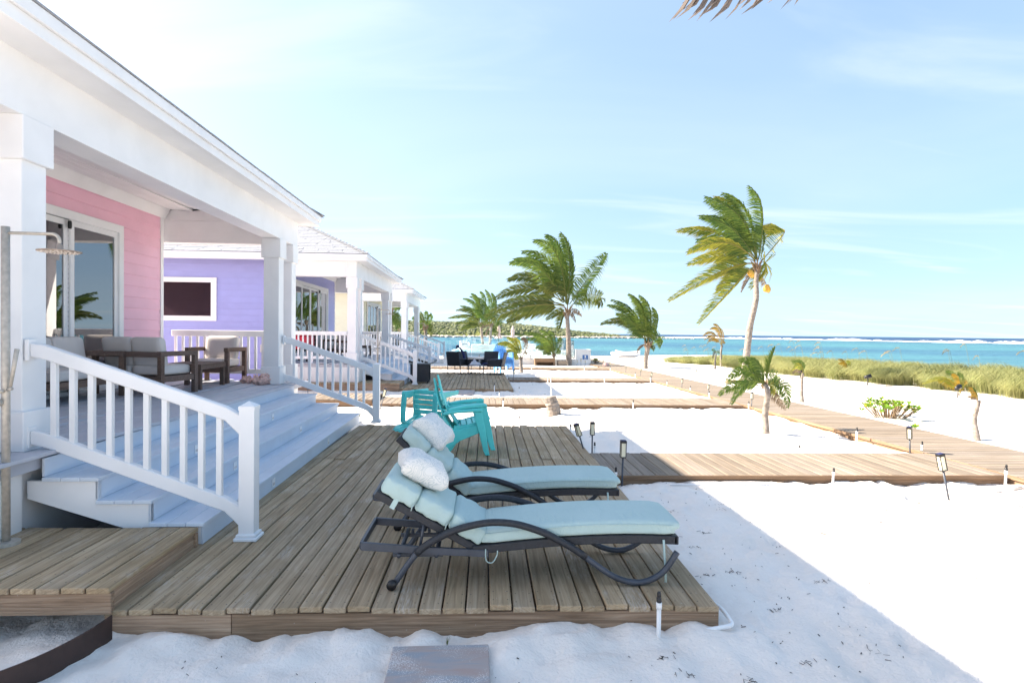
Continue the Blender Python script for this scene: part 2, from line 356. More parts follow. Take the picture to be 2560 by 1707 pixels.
def single(name, mb, mat, label, cat, loc, smooth=False, bevel=0.0, group=None, kind=None):
    """a thing that is one mesh; vertices are given in scene coordinates"""
    L = Vector(loc); o = link(bpy.data.objects.new(name, mesh_of(name, mb, mat, smooth, bevel, L))); o.location = L + OFF[0]
    return tag(o, label, cat, group, kind)
CACHE = {}
def piece(name, me, parent, loc, rot=(0, 0, 0)):
    o = link(bpy.data.objects.new(name, me), parent); o.location = Vector(loc) - org(parent); o.rotation_euler = rot; return o
def board(parent, name, axis, c, L, w, t, mat, bevel=.004, jit=True, tilt=0):
    """one board, its long side along axis; boards of one size share a mesh"""
    key = (round(L, 3), round(w, 3), round(t, 3), mat, bevel)
    if key not in CACHE: CACHE[key] = mesh_of(name, MB().box(-L / 2, L / 2, -w / 2, w / 2, -t / 2, t / 2), mat, False, bevel)
    j = (RND.uniform(-.0012, .0012), RND.uniform(-.0012, .0012)) if jit else (0, 0)
    rot = {'x': (RND.uniform(-.006, .006) if jit else 0, 0, 0), 'y': (0, RND.uniform(-.006, .006) if jit else 0, math.pi / 2), 'z': (0, -math.pi / 2, 0)}[axis]
    if tilt: rot = (tilt, 0, math.pi / 2 if axis == 'y' else 0)
    elif RND.random() < .5 and axis != 'z': rot = (rot[0], rot[1], rot[2] + math.pi)
    return piece(name, CACHE[key], parent, (c[0], c[1], c[2] + j[0]), rot)
def copy_tree(o, parent=None):
    c = o.copy(); link(c, parent)
    if o.name in ORG: ORG[c.name] = ORG[o.name]
    for ch in o.children: copy_tree(ch, c)
    return c

# ------------------------------------------------------------------ ground, sea, headland
_r = np.random.RandomState(3); _T = _r.rand(257, 257)
def vnoise(x, y):
    xi = np.floor(x).astype(int); yi = np.floor(y).astype(int); fx = x - xi; fy = y - yi
    fx = fx * fx * (3 - 2 * fx); fy = fy * fy * (3 - 2 * fy); a = xi % 256; b = yi % 256
    return (_T[a, b] * (1 - fx) + _T[a + 1, b] * fx) * (1 - fy) + (_T[a, b + 1] * (1 - fx) + _T[a + 1, b + 1] * fx) * fy - .5
def sstep(a, b, x):
    t = np.clip((x - a) / (b - a), 0, 1); return t * t * (3 - 2 * t)
SEA_Z = -1.2
def _steps():
    g = random.Random(19); out = []
    for (x0, y0, a, n) in ((2.1, 2.5, 1.15, 8), (4.6, 2.6, 1.9, 8), (5.6, 4.2, 2.9, 7), (1.2, 2.75, .25, 6), (2.9, 6.4, -.4, 6), (-1.6, 3.1, .1, 5), (2.2, 10.2, .6, 7), (4.4, 12.6, .2, 6), (9.6, 12.0, 1.5, 9), (3.6, 4.6, .9, 6)):
        x, y = x0, y0
        for i in range(n):
            s = 1 if i % 2 else -1; out.append((x - s * .09 * math.sin(a) + g.gauss(0, .03), y + s * .09 * math.cos(a) + g.gauss(0, .03), a + g.gauss(0, .15) + s * .12)); a += g.gauss(0, .12); x += .55 * math.cos(a); y += .55 * math.sin(a)
    return out
STEPS = _steps()
def sand_h(x, y):
    x = np.asarray(x, float); y = np.asarray(y, float)
    h = -.175 + .075 * sstep(4.0, 7.0, y) + .03 * sstep(11, 14, y)
    near = 1 - sstep(18, 40, np.hypot(x, y))
    h = h + near * (.05 * vnoise(x * .9 + 5, y * .9) + .05 * vnoise(x * 2.3, y * 2.3 + 9) + .060 * vnoise(x * 5.5 + 3, y * 5.5) + .030 * vnoise(x * 13, y * 13 + 4) + .010 * vnoise(x * 31, y * 31))
    # drift of sand against the front board of the near deck and against the first walkway
    h = h + .07 * np.exp(-((y - 3.62) / .22) ** 2) * (.2 + vnoise(x * 2.1 + 40, y * 0 + 1) * 2.4 + .8 * vnoise(x * 6 + 3, y * 0 + 2)) * (x > -2.3) * (x < 1.8)
    h = h + .03 * np.exp(-((y - 6.95) / .3) ** 2) * (vnoise(x * 1.3 + 11, y * 0) * 2 + .3) * (x > 1.7) * (x < 6.4)
    h = np.where((x > -2.1) & (x < 1.45) & (y > 3.76) & (y < 10.8), np.minimum(h, -.10), h)
    h = np.where((np.abs(x + .225) < .34) & (y > 2.75) & (y < 3.56), np.minimum(h, -.165), h)
    for fx, fy, fa in STEPS:      # footprints
        u = (x - fx) * math.cos(fa) + (y - fy) * math.sin(fa); w = -(x - fx) * math.sin(fa) + (y - fy) * math.cos(fa); q = (u / .12) ** 2 + (w / .05) ** 2
        h = h - .026 * np.exp(-q ** 2) + .010 * np.exp(-(np.sqrt(q) - 1.5) ** 2 * 5)
    h = np.minimum(h, -.045 - .02 * (y < 60))
    h = h + .04 * sstep(11.5, 15.0, x) * sstep(4, 9, y)                       # low dune under the sea oats
    sh = np.maximum((x - 21) / 6, (y - (45 + .25 * np.maximum(x, -20))) / 14)  # beach falls to the water east and north
    h = h - 1.6 * sstep(0, 1, sh) - 3 * sstep(1, 6, sh)
    return h
def H(x, y): return float(sand_h(np.array([x]), np.array([y]))[0])
def grid_obj(name, xs, ys, fn, mat, kind):
    X, Y = np.meshgrid(xs, ys); Z = fn(X, Y); nx, ny = len(xs), len(ys)
    me = bpy.data.meshes.new(name); co = np.stack([X, Y, Z], -1).reshape(-1, 3)
    i = np.arange(nx - 1)[None, :] + np.arange(ny - 1)[:, None] * nx; q = np.stack([i, i + 1, i + 1 + nx, i + nx], -1).reshape(-1)
    me.vertices.add(len(co)); me.vertices.foreach_set('co', co.ravel()); me.loops.add(len(q)); me.loops.foreach_set('vertex_index', q)
    me.polygons.add(len(q) // 4); me.polygons.foreach_set('loop_start', np.arange(0, len(q), 4)); me.update(calc_edges=True)
    me.polygons.foreach_set('use_smooth', [True] * len(me.polygons)); me.materials.append(MATS[mat])
    return tag(link(bpy.data.objects.new(name, me)), kind=kind)
xs = np.concatenate([-np.geomspace(3000, 14, 22), np.arange(-12, -3, .4), np.arange(-3, 7, .04), np.arange(7, 24, .2), np.geomspace(24, 60, 16)])
ys = np.concatenate([-np.geomspace(3000, 2, 20), np.arange(-1.5, 2.2, .3), np.arange(2.2, 9, .04), np.arange(9, 20, .12), np.arange(20, 66, .5), np.geomspace(67, 160, 12)])
grid_obj('sand', xs, ys, sand_h, 'sand', 'structure')
sx_ = np.concatenate([-np.geomspace(30000, 60, 12), np.arange(-50, 61, 10), np.geomspace(70, 30000, 14)]); sy_ = np.concatenate([-np.geomspace(30000, 60, 10), np.arange(-50, 61, 10), np.geomspace(70, 40000, 16)])
grid_obj('sea', sx_, sy_, lambda X, Y: X * 0 + SEA_Z, 'sea', 'structure')
def hill_h(X, Y):
    u = X + .0
    top = np.interp(u, [-400, -120, -60, -20, 20, 40, 62, 80, 95, 110, 125], [14, 11.3, 9.0, 8.2, 7.9, 5.9, 3.9, 2.1, .9, .3, -.6]) - SEA_Z
    c = np.interp(u, [-400, 20, 90, 125], [430, 425, 428, 430]); w = np.interp(u, [-400, 0, 60, 120], [110, 78, 48, 14])
    t = (Y - c) / w; sh = np.clip(1 - t * t, -.4, 1)
    z = SEA_Z + np.where(sh > 0, top * sh ** .75, sh * 3)
    return z + (.5 * vnoise(X * .08, Y * .08) + .35 * vnoise(X * .3, Y * .3)) * (sh > .02)
grid_obj('headland_hill', np.linspace(-420, 140, 190), np.linspace(300, 560, 90), hill_h, 'hill_scrub', 'structure')
def blob(rng, c, r, sq=.75):
    bm = bmesh.new(); bmesh.ops.create_icosphere(bm, subdivisions=1, radius=1)
    vs = [(c[0] + v.co.x * r * rng.uniform(.75, 1.25), c[1] + v.co.y * r * rng.uniform(.75, 1.25), c[2] + v.co.z * r * sq * rng.uniform(.75, 1.25)) for v in bm.verts]
    fs = [tuple(v.index for v in f.verts) for f in bm.faces]; bm.free(); return vs, fs
def colored(me, cols):
    a = me.color_attributes.new('Col', 'FLOAT_COLOR', 'POINT'); a.data.foreach_set('color', np.asarray(cols, np.float32).ravel())
def scrub():
    rng = random.Random(5); mb = MB(); cols = []
    for k in range(6500):
        x = rng.uniform(-200, 96); y = 425 - rng.uniform(0, 1) ** .8 * np.interp(x, [-400, 0, 60, 120], [106, 74, 44, 10]) ; z = float(hill_h(np.array([x]), np.array([y]))[0])
        if z < .2: continue
        r = rng.uniform(.45, 1.15) * (1.5 if rng.random() < .08 else 1) * (.55 if x > 60 else 1); vs, fs = blob(rng, (x, y, z + r * .25), r); mb.add(vs, fs)
        g = rng.random(); c = (.13 + .09 * g, .155 + .08 * g, .09 + .03 * g); cols += [(c[0] * (q := rng.uniform(.8, 1.2)), c[1] * q, c[2] * q, 1) for _ in vs]  # greens paled and greyed, distance haze put into the scrub colour
    me = bpy.data.meshes.new('scrub'); me.from_pydata(mb.v, [], mb.f); me.materials.append(MATS['bush_leaf']); colored(me, cols)
    tag(link(bpy.data.objects.new('hillside_scrub', me)), kind='stuff')
scrub()
def rocks():
    rng = random.Random(8); mb = MB()
    for k in range(620):
        x = rng.uniform(-200, 150); w = float(np.interp(x, [-400, 0, 60, 120, 150], [110, 78, 48, 14, 10])); c = float(np.interp(x, [-400, 20, 90, 150], [430, 425, 428, 430]))
        y = c - w * rng.uniform(.985, 1.05) - rng.uniform(0, 4); r = rng.uniform(.8, 2.4) * (1 if x < 110 else .7)
        vs, fs = blob(rng, (x, y, SEA_Z + .3), r, .55); mb.add([(a, b, min(z, SEA_Z + 1.5)) for a, b, z in vs], fs)
    me = mesh_of('rocks', mb, 'rock'); tag(link(bpy.data.objects.new('shore_rocks', me)), kind='stuff')
rocks()
def surf():
    rng = random.Random(4); mb = MB()
    line = [(120, 640), (202, 600), (240, 481), (270, 400), (286, 347), (296, 300), (330, 200), (400, 60), (520, -120)]
    def at(t):
        t = max(0, min(.9999, t)) * (len(line) - 1); i = int(t); f = t - i; return Vector((line[i][0] * (1 - f) + line[i + 1][0] * f, line[i][1] * (1 - f) + line[i + 1][1] * f, 0))
    for k in range(70):
        t0 = rng.random(); ln = rng.uniform(.012, .05); off = rng.choice([0, 0, 0, 16, -12]) + rng.uniform(-5, 5); hh = rng.uniform(.5, 1.4) * (1 if abs(off) < 6 else .5); rows = []
        for i in range(13):
            u = i / 12; p = at(t0 + ln * u); tn = (at(t0 + ln * u + .004) - at(t0 + ln * u - .004)).normalized(); nn = Vector((-tn.y, tn.x, 0)); p = p - nn * off; e = math.sin(math.pi * u) ** .5
            r = [p + nn * (3.2 * e * a + rng.uniform(-.4, .4)) + Vector((0, 0, SEA_Z + .02 + hh * e * b * rng.uniform(.6, 1.2))) for a, b in ((-1, 0), (-.5, .8), (0, 1), (.6, .5), (1.3, .05))]
            rows.append(r)
        mb.sheet(rows)
    me = mesh_of('surf', mb, 'foam', True); tag(link(bpy.data.objects.new('reef_surf', me)), kind='stuff')
surf()
# ------------------------------------------------------------------ the three porch houses
ZF = .72; PITCH = .5
XB0, XB1, YB0, YB1 = -3.95, -3.65, 4.05, 12.08       # porch beam
XE, YE0, YE1, XW, XK = -3.30, 3.75, 12.38, -6.05, -14.0
ZS, ZT = 3.83, 4.01                                   # soffit, eave top
def column(p, x, y):
    c = part('column', MB().box(x - .135, x + .135, y - .135, y + .135, ZF + .30, 3.03), 'white_paint', p, bevel=.006)
    part('pedestal', MB().box(x - .17, x + .17, y - .17, y + .17, ZF + .004, ZF + .32), 'white_paint', c, bevel=.006)
    part('capital', MB().box(x - .172, x + .172, y - .172, y + .172, 3.015, 3.36), 'white_paint', c, bevel=.006)
def rail_flat(p, y, x0, x1):
    r = part('porch_railing', MB().box(x0, x1, y - .035, y + .035, 1.57, 1.69), 'white_paint', p, bevel=.008)
    part('bottom_rail', MB().box(x0, x1, y - .025, y + .025, .84, .93), 'white_paint', r, bevel=.004)
    part('foot_block', MB().box((x0 + x1) / 2 - .025, (x0 + x1) / 2 + .025, y - .025, y + .025, ZF, .84), 'white_paint', r)
    n = int((x1 - x0) / .132); me = mesh_of('baluster', MB().box(-.022, .022, -.022, .022, .93, 1.57), 'white_paint', bevel=.003)
    for i in range(n): piece('baluster', me, r, (x0 + (i + .5) * (x1 - x0) / n, y, 0))
def rail_stair(p, y):
    xa, xb = -3.62, -2.0
    top = lambda x: 1.60 + (x - xa) * (1.04 - 1.60) / (xb - xa); bot = lambda x: .905 + (x - xa) * (.30 - .905) / (xb - xa)
    def rail(f, h):
        pts = [(xa, y - .035, f(xa) - .02), (xa + .1, y - .035, f(xa + .1)), (xb - .12, y - .035, f(xb - .12)), (xb, y - .035, f(xb) - .03), (xb, y - .035, f(xb) - .03 - h - .05), (xb - .12, y - .035, f(xb - .12) - h), (xa + .1, y - .035, f(xa + .1) - h), (xa, y - .035, f(xa) - h - .015)]
        return MB().prism(pts, (0, .07, 0))
    r = part('stair_railing', rail(top, .115), 'white_paint', p, bevel=.008)
    part('bottom_rail', rail(bot, .115), 'white_paint', r, bevel=.008)
    for f, z in ((top, .05), (bot, .05)):
        part('bracket', MB().box(xa - .032, xa - .012 + .012, y - .05, y + .05, f(xa) - .16, f(xa) + .01), 'white_paint', r, bevel=.004)
    for i in range(10):
        x = xa + .165 + i * .1425; part('baluster', MB().box(x - .022, x + .022, y - .022, y + .022, bot(x) - .03, top(x) - .08), 'white_paint', r, bevel=.003)
    x = xb + .06; mb = MB().box(x - .06, x + .06, y - .06, y + .06, .0, 1.055)
    mb.add([(x - .064, y - .064, 1.055), (x + .064, y - .064, 1.055), (x + .064, y + .064, 1.055), (x - .064, y + .064, 1.055), (x - .064, y - .064, 1.085), (x + .064, y - .064, 1.085), (x + .064, y + .064, 1.085), (x - .064, y + .064, 1.085), (x, y, 1.125)],
           [(3, 2, 1, 0), (0, 1, 5, 4), (1, 2, 6, 5), (2, 3, 7, 6), (3, 0, 4, 7), (4, 5, 8), (5, 6, 8), (6, 7, 8), (7, 4, 8)])
    part('newel_post', mb, 'white_paint', r)
    part('post_base', MB().box(x - .092, x + .092, y - .092, y + .092, .001, .03).box(x - .078, x + .078, y - .078, y + .078, .03, .055), 'white_paint', r, bevel=.006)
def sliding_door(p):
    y0, y1, z0, z1 = 5.48, 10.34, ZF + .05, 3.41; x = XW + .015
    d = part('sliding_door', MB().box(x, x + .045, y0, y0 + .12, ZF, z1).box(x, x + .045, y1 - .12, y1, ZF, z1).box(x, x + .045, y0 + .12, y1 - .12, z1 - .13, z1).box(x, x + .06, y0 + .12, y1 - .12, ZF, ZF + .06), 'white_paint', p, bevel=.004)
    n = 4; w = (y1 - y0 - .24) / n
    for i in range(n):
        a, b = y0 + .12 + i * w, y0 + .12 + (i + 1) * w; xx = x - (.02 if i in (0, 3) else .055); s = .085
        part('door_frame', MB().box(xx, xx + .035, a, a + s, z0 + .01, z1 - .13).box(xx, xx + .035, b - s, b, z0 + .01, z1 - .13).box(xx, xx + .035, a + s, b - s, z1 - .13 - s, z1 - .13).box(xx, xx + .035, a + s, b - s, z0 + .01, z0 + .17), 'white_paint', d, bevel=.003)
        part('pane', MB().box(xx + .012, xx + .018, a + s, b - s, z0 + .17, z1 - .13 - s), 'door_glass', d)
    for i, s in ((1, -1), (2, 1)):
        yy = y0 + .12 + 2 * w + s * .045
        part('handle', MB().tube([(x, yy, 1.55), (x + .06, yy, 1.57), (x + .06, yy, 1.93), (x, yy, 1.95)], .014, 6), 'steel', d)
    yy = y0 + .12 + 3 * w; part('door_stop', MB().rbox(.05, .05, .12, .02, 2, lambda q: q + Vector((x + .03, yy - .04, z1 - .21))).rbox(.05, .05, .12, .02, 2, lambda q: q + Vector((x + .03, yy - .04, ZF + .12))), 'black_plastic', d, True)
def house(k, off, rz, name, label, colour, cat='house'):
    OFF[0] = Vector(off)
    h = thing(name, label, cat, (-3.65, 8.07, 0), 'porch houses along the beach', rz)
    near = k == 0
    # body
    T = .12
    w = part('front_wall', MB().box(XW - T, XW - .016, 4.45, 5.48, -.1, 3.99).box(XW - T, XW - .016, 10.34, 11.68, -.1, 3.99).box(XW - T, XW - .016, 5.48, 10.34, 3.41, 3.99).box(XW - T, XW - .016, 5.48, 10.34, -.1, ZF + .02), colour, h)
    rows = 17
    for i in range(rows):
        z = ZF + .10 + i * .192
        segs = [(4.47, 5.47), (10.345, 11.60)] if z < 3.40 else [(4.47, 8.2), (8.21, 11.60)]
        for a, b in segs:
            if near and b < 8.2 and z < 3.3: continue
            board(w, 'siding_board', 'y', (XW - .004, (a + b) / 2, z), b - a, .014, .204, colour, .002, False, -.075)
    part('corner_board', MB().box(XW - .12, XW + .02, 11.60, 11.70, -.1, 3.98), 'white_paint', h, bevel=.004)
    part('corner_board', MB().box(XW - .12, XW + .02, 4.41, 4.47, -.1, 3.98), 'white_paint', h, bevel=.004)
    sw = part('side_wall', MB().box(XK, XW - .13, 4.47, 4.60, -.2, 3.90) if near else MB().box(XK, -9.70, 4.47, 4.60, -.2, 3.90).box(-8.10, XW - .13, 4.47, 4.60, -.2, 3.90).box(-9.70, -8.10, 4.47, 4.60, -.2, 2.06).box(-9.70, -8.10, 4.47, 4.60, 3.21, 3.90), colour, h)
    if not near:
        for i in range(23):
            z = -.05 + i * .192
            if z > 3.85: break
            seg = [(-13.9, -11.2), (-11.19, -9.84), (-7.96, -6.18)] if 1.90 < z < 3.40 else [(-13.9, -10.1), (-10.09, -6.18)]
            for a, b in seg: board(sw, 'siding_board', 'x', ((a + b) / 2, 4.463, z), b - a, .014, .204, colour, .002, False, -.075)
        wd = part('window', MB().box(-9.84, -9.72, 4.42, 4.47, 1.97, 3.30).box(-8.08, -7.96, 4.42, 4.47, 1.97, 3.30).box(-9.72, -8.08, 4.42, 4.47, 3.19, 3.30).box(-9.72, -8.08, 4.42, 4.47, 1.97, 2.08), 'white_paint', h, bevel=.004)
        part('window_frame', MB().box(-9.72, -9.67, 4.43, 4.46, 2.08, 3.19).box(-8.13, -8.08, 4.43, 4.46, 2.08, 3.19).box(-9.67, -8.13, 4.43, 4.46, 3.15, 3.19).box(-9.67, -8.13, 4.43, 4.46, 2.08, 2.12), 'white_paint', wd)
        part('pane', MB().box(-9.67, -8.13, 4.452, 4.458, 2.12, 3.15), 'window_glass', wd)
        part('meter_box', MB().box(-6.62, -6.42, 4.36, 4.45, 1.02, 1.26), 'cushion_grey', h, bevel=.01)
    part('far_side_wall', MB().box(XK, XW - .13, 11.55, 11.68, -.2, 3.90), colour, h)
    part('back_wall', MB().box(XK - .12, XK, 4.47, 11.68, -.2, 3.90), colour, h)
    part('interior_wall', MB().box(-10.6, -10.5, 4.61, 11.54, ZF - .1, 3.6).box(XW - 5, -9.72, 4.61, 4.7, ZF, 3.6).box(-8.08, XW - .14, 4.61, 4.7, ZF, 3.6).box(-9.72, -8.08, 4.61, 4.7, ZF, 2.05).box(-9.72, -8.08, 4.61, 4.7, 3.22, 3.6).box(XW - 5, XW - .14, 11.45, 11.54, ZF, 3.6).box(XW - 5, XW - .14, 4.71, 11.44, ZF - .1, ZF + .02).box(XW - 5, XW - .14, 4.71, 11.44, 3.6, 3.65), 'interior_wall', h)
    sh = part('shutter', MB().box(XW - .28, XW - .25, 9.35, 9.40, 1.0, 3.2).box(XW - .28, XW - .25, 9.86, 9.91, 1.0, 3.2), 'white_paint', h)
    for i in range(30): board(sh, 'louvre', 'y', (XW - .265, 9.63, 1.05 + i * .072), .46, .02, .05, 'white_paint', 0, False)
    sliding_door(h)
    # porch
    fl = part('porch_floor', MB().box(XW, -3.5, YB0 - .0, YB1, ZF - .12, ZF - .035), 'floor_paint', h)
    n = 18; x0 = XW; x1 = -3.42; bw = (x1 - x0) / n
    for i in range(n): board(fl, 'floor_board', 'y', (x0 + (i + .5) * bw, (YB0 + YB1) / 2, ZF - .0145), YB1 - YB0 + .1, bw - .005, .03, 'floor_paint', .003)
    part('foundation', MB().box(XW - .2, -3.62, YB0 + .03, YB1 - .03, -.3, ZF - .12).box(XW - .2, -3.56, YB0 + .0, 4.72, -.3, ZF - .125), 'foundation_paint', h, bevel=.004)
    c = part('porch_ceiling', MB().box(XW, XB0, 4.3, 11.8, 4.0, 4.03), 'white_paint', h)
    n = 16; bw = (XB0 - XW) / n
    for i in range(n): board(c, 'ceiling_board', 'y', (XW + (i + .5) * bw, 8.07, 3.99), 7.4, bw - .006, .02, 'white_paint', .003)
    part('crown_moulding', MB().prism([(XW, 4.35, 3.80), (XW, 4.35, 3.98), (XW + .11, 4.35, 3.98), (XW + .02, 4.35, 3.80)], (0, 7.4, 0)), 'white_paint', h)
    part('front_beam', MB().box(XB0, XB1, YB0, YB1, 3.36, ZS + .12), 'white_paint', h, bevel=.004)
    for a, b in ((YB0 + .003, YB0 + .30), (YB1 - .30, YB1 - .003)): part('end_beam', MB().box(XW - .1, XB0 - .002, a, b, 3.36, ZS + .12), 'white_paint', h, bevel=.004)
    part('beam_trim', MB().box(XW + .1, XB0, YB1 - .325, YB1 - .30, 3.78, 3.97), 'white_paint', h, bevel=.004)
    for y in (4.25, 5.0, 11.14, 11.9): column(h, -3.80, y)
    for y in (4.12, 12.0): rail_flat(h, y, XW + .03, -3.94)
    for y in (4.92, 11.22): rail_stair(h, y)
    # steps: three treads of three boards, four risers, two stringers
    def stringer(y, d): return MB().prism([(-3.58, y, ZF - .213), (-3.05, y, ZF - .213), (-3.05, y, .327), (-2.65, y, .327), (-2.65, y, .147), (-2.26, y, .147), (-2.26, y, .002), (-2.45, y, .002), (-3.58, y, .37)], (0, d, 0))
    st = part('steps', stringer(4.80, .04), 'white_paint', h); part('stringer', stringer(11.22, -.04), 'white_paint', st); part('stringer', stringer(7.95, .04), 'white_paint', st)
    ya, yb = 4.77, 11.25
    for zt, xn in ((.54, -3.03), (.36, -2.63), (.18, -2.23)):
        for j in range(3): board(st, 'tread_board', 'y', (xn - .07 - j * .142, (ya + yb) / 2, zt - .016), yb - ya, .139, .032, 'step_paint', .004, False)
    for zt, xr in ((.72, -3.46), (.54, -3.06), (.36, -2.66), (.18, -2.26)):
        board(st, 'riser_board', 'y', (xr, (ya + yb) / 2, zt - .034 - .073), yb - ya - .06, .02, .146, 'step_paint', .002, False)
    for zt, xr in ((.54, -3.06), (.36, -2.66), (.18, -2.26)):
        for y in (6.45, 8.84):
            l = part('step_light', MB().box(xr + .011, xr + .017, y - .045, y + .045, zt - .15, zt - .06), 'white_paint', st, bevel=.002)
            part('lens', MB().box(xr + .017, xr + .021, y - .028, y + .028, zt - .13, zt - .105), 'cushion_grey', l)
    # eaves
    def ring(o, z0, z1, t):
        x1, a, b, x0 = XE + o, YE0 - o, YE1 + o, XK - .4
        return MB().box(x1 - t, x1, a, b, z0, z1).box(x0, x1 - t, a, a + t, z0, z1).box(x0, x1 - t, b - t, b, z0, z1)
    part('fascia', ring(0, ZS - .015, ZT - .06, .025), 'white_paint', h, bevel=.003)
    part('drip_edge', ring(.035, ZT - .095, ZT + .005, .03), 'white_paint', h, bevel=.003)
    part('soffit', MB().box(XB1, XE - .026, YE0 + .026, YE1 - .026, ZS, ZS + .02).box(XK - .4, XB1 - .002, YE0 + .026, YB0, ZS, ZS + .02).box(XK - .4, XB1 - .002, YB1, YE1 - .026, ZS, ZS + .02), 'white_paint', h)
    # hip roof
    o = .042; x1, a, b, x0 = XE + o, YE0 - o, YE1 + o, XK - 1; hw = (b - a) / 2; zr = ZT + .012 + hw * PITCH; ym = (a + b) / 2; zb = ZT + .012
    mb = MB().add([(x1, a, zb), (x1, b, zb), (x0, b, zb), (x0, a, zb), (x1 - hw, ym, zr), (x0 + hw, ym, zr)], [(0, 1, 4), (1, 2, 5, 4), (2, 3, 5), (3, 0, 4, 5), (3, 2, 1, 0)])
    rf = part('roof', mb, 'shingle', h)
    part('shingle_edge', MB().box(x1 - .03, x1 + .006, a, b, zb - .004, zb + .008), 'shingle_edge', rf)
    rng = random.Random(30 + k); rest = MB(); singles = 0
    sl = math.hypot(1, PITCH)
    def tab(mbx, u0, u1, t, cut, face):
        # face 0: slope facing -y, face 1: slope facing +x; u along the eave, t up the slope
        e = .175; lift = rng.uniform(.010, .018)
        def P(u, s, dz):
            d = s / sl
            return (u, a + d, zb + d * PITCH + dz) if face == 0 else (x1 - d, u, zb + d * PITCH + dz)
        k0 = [(u0 + cut, t), (u1 + cut, t), (u1, t + e), (u0, t + e)]
        V = [P(u, s, .001) for u, s in k0] + [P(u, s, lift if s == t else .004) for u, s in k0]
        mbx.add(V, [(4, 5, 6, 7), (0, 1, 5, 4), (1, 2, 6, 5), (3, 0, 4, 7)])
    todo = []
    for face in ((0, 1) if k < 2 else (0,)):
        for r in range(33):
            t = r * .15; d = t / sl
            u = x1 - d - .02 if face == 0 else a + d + .02; lim = (max(-10.6, x0 + d + .3)) if face == 0 else b - d
            while (u > lim) if face == 0 else (u < lim):
                wd = rng.uniform(.24, .52); nu = u - wd if face == 0 else u + wd
                todo.append((face, r, min(u, nu) + .004, max(u, nu) - .004, t, rng.choice([0, .06, -.06]))); u = nu
    near_roof = k == 1
    todo.sort(key=lambda q: (q[0], q[1]))
    for face, r, u0, u1, t, cut in todo:
        if near_roof and face == 0 and singles < 290 and u1 > -9.8:
            m1 = MB(); tab(m1, u0, u1, t, cut, face); part('shingle', m1, 'shingle', rf); singles += 1
        else: tab(rest, u0, u1, t, cut, face)
    tag(part('shingles', rest, 'shingle', rf), kind='stuff')
    caps = MB()
    for s in (-1, 1):
        for i in range(26):
            d = i * .165; q0 = Vector((x1 - d, (a + d) if s < 0 else (b - d), zb + d * PITCH + .012)); q1 = q0 + Vector((-.2, .2 if s < 0 else -.2, .2 * PITCH - .004))
            if d + .2 > hw: break
            caps.bar(q0, q1, .22, .012)
    tag(part('hip_caps', caps, 'shingle', rf), kind='stuff')
    OFF[0] = Vector((0, 0, 0)); return h
HOUSES = [((0, 0, 0), rad(.8)), ((-.30, 14.4, 0), rad(.9)), ((-.62, 28.8, 0), rad(.9))]
house(0, *HOUSES[0], 'pink_house', 'pink clapboard house with white porch, nearest of the three houses', 'pink_paint')
house(1, *HOUSES[1], 'lavender_house', 'lavender clapboard house with white porch and shingled hip roof, between pink and cream houses', 'lavender_paint')
house(2, *HOUSES[2], 'cream_house', 'pale cream house with white porch, farthest of the three houses', 'cream_paint')
def at_house(k, p):
    """a point given in the first house's frame, carried over to house k"""
    off, rz = HOUSES[k]; q = Vector(p) - Vector((-3.65, 8.07, 0)); c, s = math.cos(rz), math.sin(rz)
    return Vector((-3.65 + q.x * c - q.y * s, 8.07 + q.x * s + q.y * c, q.z)) + Vector(off)

# ------------------------------------------------------------------ decks, platforms, walkways
def deck(name, label, x0, x1, y0, y1, joints, group=None, wood_='deck_wood', rim_='rim_wood', cat='deck', rz=0, z=0.0, h=.24):
    d = thing(name, label, cat, ((x0 + x1) / 2, y0, 0), group, rz)
    n = round((x1 - x0) / .1475); bw = (x1 - x0) / n
    for i in range(n):
        x = x0 + (i + .5) * bw; js = [y0] + ([joints[i % len(joints)]] if joints else []) + [y1 + RND.uniform(-.01, .01)]
        for a, b in zip(js[:-1], js[1:]): board(d, 'deck_board', 'y', (x, (a + b) / 2, z - .018), b - a - .004, bw - .011, .036, wood_, .005)
    m = x0 + (x1 - x0) * .2
    for a, b in ((x0, m), (m, x1)): board(d, 'rim_board', 'x', ((a + b) / 2, y0 + .035, z - .037 - h / 2), b - a - .004, .04, h, rim_, .003, False)
    board(d, 'rim_board', 'x', ((x0 + x1) / 2, y1 - .035, z - .037 - h / 2), x1 - x0, .04, h, rim_, .003, False)
    for x in (x1 - .035, x0 + .02): board(d, 'rim_board', 'y', (x, (y0 + y1) / 2, z - .037 - h / 2), y1 - y0 - .11, .04, h, rim_, .003, False)
    for yj in (y0 + .35, (y0 + y1) / 2): part('joist', MB().box(x0 + .1, x1 - .1, yj, yj + .05, z - .2, z - .038), rim_, d)
    return d
deck('wooden_deck', 'weathered timber deck under the loungers and turquoise chairs, before the pink house', -2.28, 1.51, 3.68, 10.92, [8.02, 8.06, 20., 8.0][:1] , 'timber decks before the houses', rz=rad(-.3))
deck('wooden_deck', 'weathered timber deck with dark wicker chairs, before the lavender house', -2.55, .94, 18.11, 25.35, [22.4], 'timber decks before the houses', rz=rad(.4))
p = deck('wooden_platform', 'timber platform under the outdoor shower beside the pink house steps', -6.0, -2.22, 3.66, 4.79, None, 'shower platforms', z=.147, cat='platform', h=.13)
p = deck('wooden_platform', 'sunlit timber platform between the pink and lavender houses, with a lamp on it', -6.4, -2.62, 14.25, 15.75, None, 'shower platforms', 'walk_wood', 'walk_rim_wood', 'platform', z=.09, h=.24)
p = deck('wooden_platform', 'timber platform under the shower beside the lavender house steps', -6.3, -2.5, 18.05, 19.2, None, 'shower platforms', z=.147, cat='platform', h=.2)
